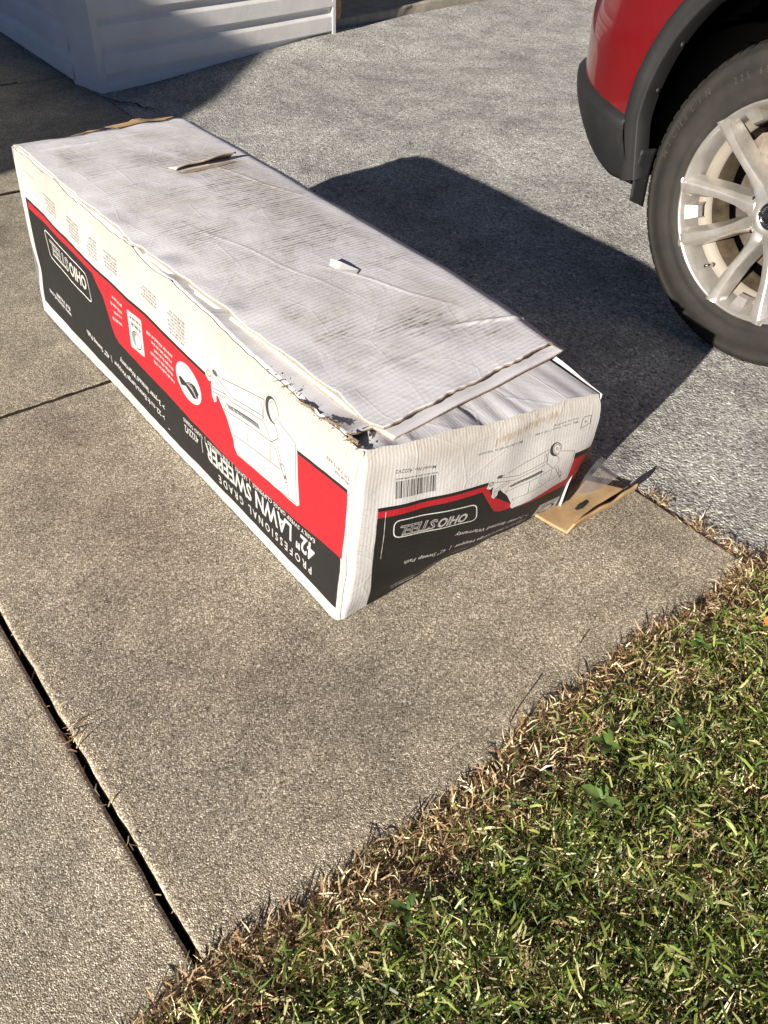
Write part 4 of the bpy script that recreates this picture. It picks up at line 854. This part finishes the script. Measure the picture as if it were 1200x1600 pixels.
def blades(n, xs, ys, L, Wd, pal, flatness, seed, name, m, zbase=-.012, bend=.5, parent=None, up=.0):
    r = np.random.default_rng(seed); L = r.uniform(*L, n); wd = r.uniform(*Wd, n); az = r.uniform(0, 2 * np.pi, n); el = np.clip(r.normal(flatness, .35, n), -.15, 1.5)
    d = np.stack([np.cos(az) * np.cos(el), np.sin(az) * np.cos(el), np.sin(el)], -1); s = np.stack([-np.sin(az), np.cos(az), r.normal(0, .55, n)], -1); s /= np.linalg.norm(s, axis=1)[:, None]
    hz = .009 * np.clip(noise(np.stack([xs, ys, 0 * xs], -1), 38, 7), -1, 1) * np.clip((lawn_edge(xs) - ys) / .05, 0, 1)
    b = np.stack([xs, ys, zbase + hz + (r.uniform(0, up, n) if up else 0)], -1); droop = (r.uniform(0, bend, n) * L)[:, None] * np.array([0, 0, -1.])
    side = (r.normal(0, .18, n) * L)[:, None] * s
    p1 = b + d * (L * .5)[:, None] - droop * .04; p2 = b + d * L[:, None] + droop * .5 + side
    w_ = wd[:, None] * s
    V = np.stack([b - w_ * .4, b + w_ * .4, p1 - w_ * .5, p1 + w_ * .5, p2], 1).reshape(-1, 3); V[:, 2] = np.maximum(V[:, 2], np.repeat(hz, 5) + zbase - .004)
    i = np.arange(n)[:, None] * 5; F = np.concatenate([i + [0, 1, 3], i + [0, 3, 2], i + [2, 3, 4]], 1).reshape(-1, 3)
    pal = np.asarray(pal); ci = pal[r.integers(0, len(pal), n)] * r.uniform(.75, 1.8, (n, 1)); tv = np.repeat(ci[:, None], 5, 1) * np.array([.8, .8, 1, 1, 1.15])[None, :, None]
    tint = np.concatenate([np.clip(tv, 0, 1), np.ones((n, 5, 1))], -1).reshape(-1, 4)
    return V, F, tint
def field(n, x0, x1, d0, d1, power, seed, patch=None):
    r = np.random.default_rng(seed); xs = r.uniform(x0, x1, n); dd = d0 + (d1 - d0) * r.uniform(0, 1, n) ** power; ys = lawn_edge(xs) - dd
    if patch is not None:
        k = r.uniform(0, 1, n) < patch(xs, ys, dd); xs, ys, dd = xs[k], ys[k], dd[k]
    return xs, ys, dd
PG = [(.095, .14, .024), (.14, .185, .034), (.185, .235, .046), (.06, .105, .02), (.26, .29, .08), (.42, .43, .19), (.075, .135, .035)]
PS_ = [(.42, .31, .16), (.33, .22, .11), (.24, .145, .07), (.50, .40, .23), (.16, .10, .055), (.62, .53, .35)]
PM = [(.28, .26, .10), (.42, .36, .18), (.18, .18, .06), (.55, .49, .31)]
pn = lambda x, y, s, k: noise(np.stack([x, y, 0 * x], -1), s, k)
parts = []
def add(n, x0, x1, d0, d1, pw, L, Wd, pal, fl, seed, **k):
    patch = k.pop('patch', None); xs, ys, dd = field(n, x0, x1, d0, d1, pw, seed, patch); parts.append(blades(len(xs), xs, ys, L, Wd, pal, fl, seed + 1, '', None, **k))
pg = lambda x, y, d: np.clip(.24 + .72 * np.clip(d / .10, 0, 1) + .5 * pn(x, y, 26, 3), 0.08, 1)
add(26000, -.1, 1.7, 0, .50, 1., (.014, .042), (.0012, .0028), PG, .70, 100, patch=pg, up=.012)
add(19000, -.1, 1.7, 0, .50, 1., (.012, .036), (.0015, .0035), PG + PG + PM, .62, 150, patch=pg, up=.014)
add(34000, -.1, 1.7, 0, .50, 1., (.010, .034), (.0010, .0026), PM + PS_ + PM, .38, 200, up=.018)
add(13000, -.1, 1.7, .02, .50, 1., (.013, .034), (.0016, .0042), PG, .22, 250, patch=pg, up=.030, zbase=.004)
add(14000, -1.8, 3.6, 0, .55, 1., (.02, .045), (.003, .005), PG + PM, .7, 300)
add(16000, -2.2, 4.2, .4, 2.4, 1.3, (.025, .06), (.004, .007), PG + PM, .7, 400)
def join(ps):
    V = []; F = []; T = []; o = 0
    for v, f, t in ps: V.append(v); F.append(f + o); T.append(t); o += len(v)
    return np.concatenate(V), np.concatenate(F), np.concatenate(T)
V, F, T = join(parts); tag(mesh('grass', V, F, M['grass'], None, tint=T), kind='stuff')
parts = []
ps_ = lambda x, y, d: np.clip(1.05 - d / .17 + .75 * pn(x, y, 24, 5), .24, 1)
add(40000, -.15, 1.7, -.007, .50, 1.35, (.008, .034), (.0010, .0028), PS_, .18, 500, patch=ps_, up=.020, zbase=-.006)
add(4200, -.15, 1.7, -.008, .07, 1.1, (.010, .032), (.0012, .0026), PS_, .35, 600, up=.014, zbase=-.004)
add(6000, -1.8, 3.6, -.01, .5, 1.6, (.02, .04), (.002, .004), PS_, .25, 700, up=.01)
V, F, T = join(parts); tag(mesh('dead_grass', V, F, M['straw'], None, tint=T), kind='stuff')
# dry tufts in the crack by the driveway and in the slab joint
r = np.random.default_rng(77); xs, ys = [], []
for (n, a, b) in ((60, .545, .585), (120, .40, .475), (40, .46, .55), (160, .33, .40)):
    yy = r.uniform(a, b, n); ys.append(yy); xs.append(edge_x(yy) + r.normal(.012, .010, n))
ys.append(r.normal(.745, .007, 14)); xs.append(r.normal(.079, .005, 14))
ys.append(r.uniform(.4, 1.1, 22)); xs.append(r.normal(.078, .002, 22))
xs = np.concatenate(xs); ys = np.concatenate(ys)
V, F, T = blades(len(xs), xs, ys, (.008, .028), (.0010, .0024), PS_, .25, 801, '', None, zbase=-.004, up=.008)
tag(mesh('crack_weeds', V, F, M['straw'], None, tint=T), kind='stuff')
# broadleaf weeds in the grass: leaves are parts
def weed(x, y, spec, label, cols):
    root = empty('broadleaf_weed', (x, y, .0), label=label, cat='weed', group='broadleaf weeds in the lawn')
    for az, el, L, wd in spec:
        L *= .72; wd *= .72
        n = 9; V = []; tn = []
        for i in range(n + 1):
            t_ = i / n; w_ = wd * math.sin(math.pi * min(1, t_ * .92 + .06)) ** .8; c = np.array([math.cos(az) * L * t_, math.sin(az) * L * t_, .030 + math.sin(el) * L * t_ - .3 * L * t_ ** 2]); sd = np.array([-math.sin(az), math.cos(az), 0]) * (1 + .12 * math.sin(i * 2.1 + az)); w_ *= random.uniform(.88, 1.1)
            V += [c - sd * w_ + [0, 0, w_ * .25], c, c + sd * w_ + [0, 0, w_ * .25]]
            cc = np.array(cols) * random.uniform(.85, 1.15); tn += [(*cc, 1), (*(cc * 1.35), 1), (*(cc * .9), 1)]
        F = [(i * 3 + j, i * 3 + j + 1, i * 3 + j + 4, i * 3 + j + 3) for i in range(n) for j in range(2)]
        mesh('leaf', V, F, M['grass'], root, tint=tn, local=True, smooth=True)
weed(.672, .255, [(2.4, .7, .035, .010), (3.6, .6, .032, .009), (.6, .5, .036, .012), (5.2, .4, .03, .009)], 'bright broadleaf weed in the lawn directly below the dark specks on the slab', (.12, .20, .045))
weed(.600, .205, [(2.0, .7, .040, .012), (3.3, .6, .034, .010), (.4, .6, .030, .010), (5.0, .5, .042, .013)], 'largest broadleaf weed with light green leaves in the middle of the lawn', (.15, .235, .06))
weed(.785, .207, [(1.0, .4, .026, .008), (2.6, .6, .030, .009), (4.4, .5, .024, .008)], 'small round leaved weed in dense green grass at the right', (.11, .19, .05))
weed(.942, .282, [(.9, .5, .028, .009), (3.0, .5, .03, .010), (4.7, .5, .026, .008)], 'broadleaf weed near the driveway corner of the lawn', (.11, .19, .045))
weed(.300, .255, [(.5, .5, .030, .007), (2.2, .6, .034, .008), (4.0, .5, .028, .007)], 'narrow leaved weed in thin grass near the lower end of the slab joint', (.09, .16, .045))
# a fallen leaf, twigs and crumbs
M['leaf'] = make_simple('orange_leaf', (.50, .13, .03), (.62, .24, .06), 60, .0008, .6)
V = [(1.068, .246, .034), (1.080, .240, .040), (1.090, .228, .036), (1.082, .222, .032), (1.070, .228, .030), (1.064, .236, .030)]
tag(mesh('fallen_leaf', V, [(0, 1, 2), (0, 2, 3), (0, 3, 4), (0, 4, 5)], M['leaf']), 'orange fallen leaf on the grass at the right edge', 'leaf')
M['twig'] = make_simple('dark_twig', (.03, .02, .012), (.08, .05, .03), 80, .001)
for (x, y, az, L, lb) in ((.808, .411, .3, .020, 'small curved dark twig on the slab above the grass edge'), (.606, .375, 1.2, .028, 'thin dark stem standing at the edge of the concrete slab')):
    pts = [(x + math.cos(az) * L * q, y + math.sin(az) * L * q, .003 + .006 * math.sin(q * 3)) for q in (-.5, -.15, .2, .5)]
    if 'standing' in lb: pts = [(x, y, 0), (x - .002, y + .002, .012), (x - .001, y + .001, .026), (x + .003, y + .002, .036)]
    V, F = tube_verts(pts, .0011, 5); tag(mesh('twig', V, F, M['twig']), lb, 'twig')
r = np.random.default_rng(5); V, F = [], []
def crumb(x, y, s, z=.001):
    b = len(V); a = r.uniform(0, 6.28, 4); 
    for k in range(5): V.append((x + s * math.cos(k * 1.2566 + r.uniform(0, .5)), y + s * .6 * math.sin(k * 1.2566), z))
    V.append((x, y, z + s * .6)); F.extend([(b + k, b + (k + 1) % 5, b + 5) for k in range(5)])
for k in range(9): crumb(.870 + r.normal(0, .004), .436 + r.normal(0, .004), r.uniform(.001, .003))
tag(mesh('dirt_crumbs', V, F, M['twig']), kind='stuff')
V, F = [], []
for k in range(60): crumb(r.uniform(-.2, 1.15), r.uniform(.40, 1.9), r.uniform(.0008, .0022))
for k in range(14): crumb(.45 + r.normal(0, .004), 1.15 + r.normal(0, .004), r.uniform(.001, .0028))
tag(mesh('pale_grit', V, F, M['curb']), kind='stuff')
V, F = [], []
for k in range(130): x_ = r.uniform(1.3, 4.2); y_ = r.uniform(.5, 4.0); crumb(x_, y_, r.uniform(.001, .004), float(drive_z(x_, y_)) + .004)
tag(mesh('driveway_litter', V, F, M['twig']), kind='stuff')
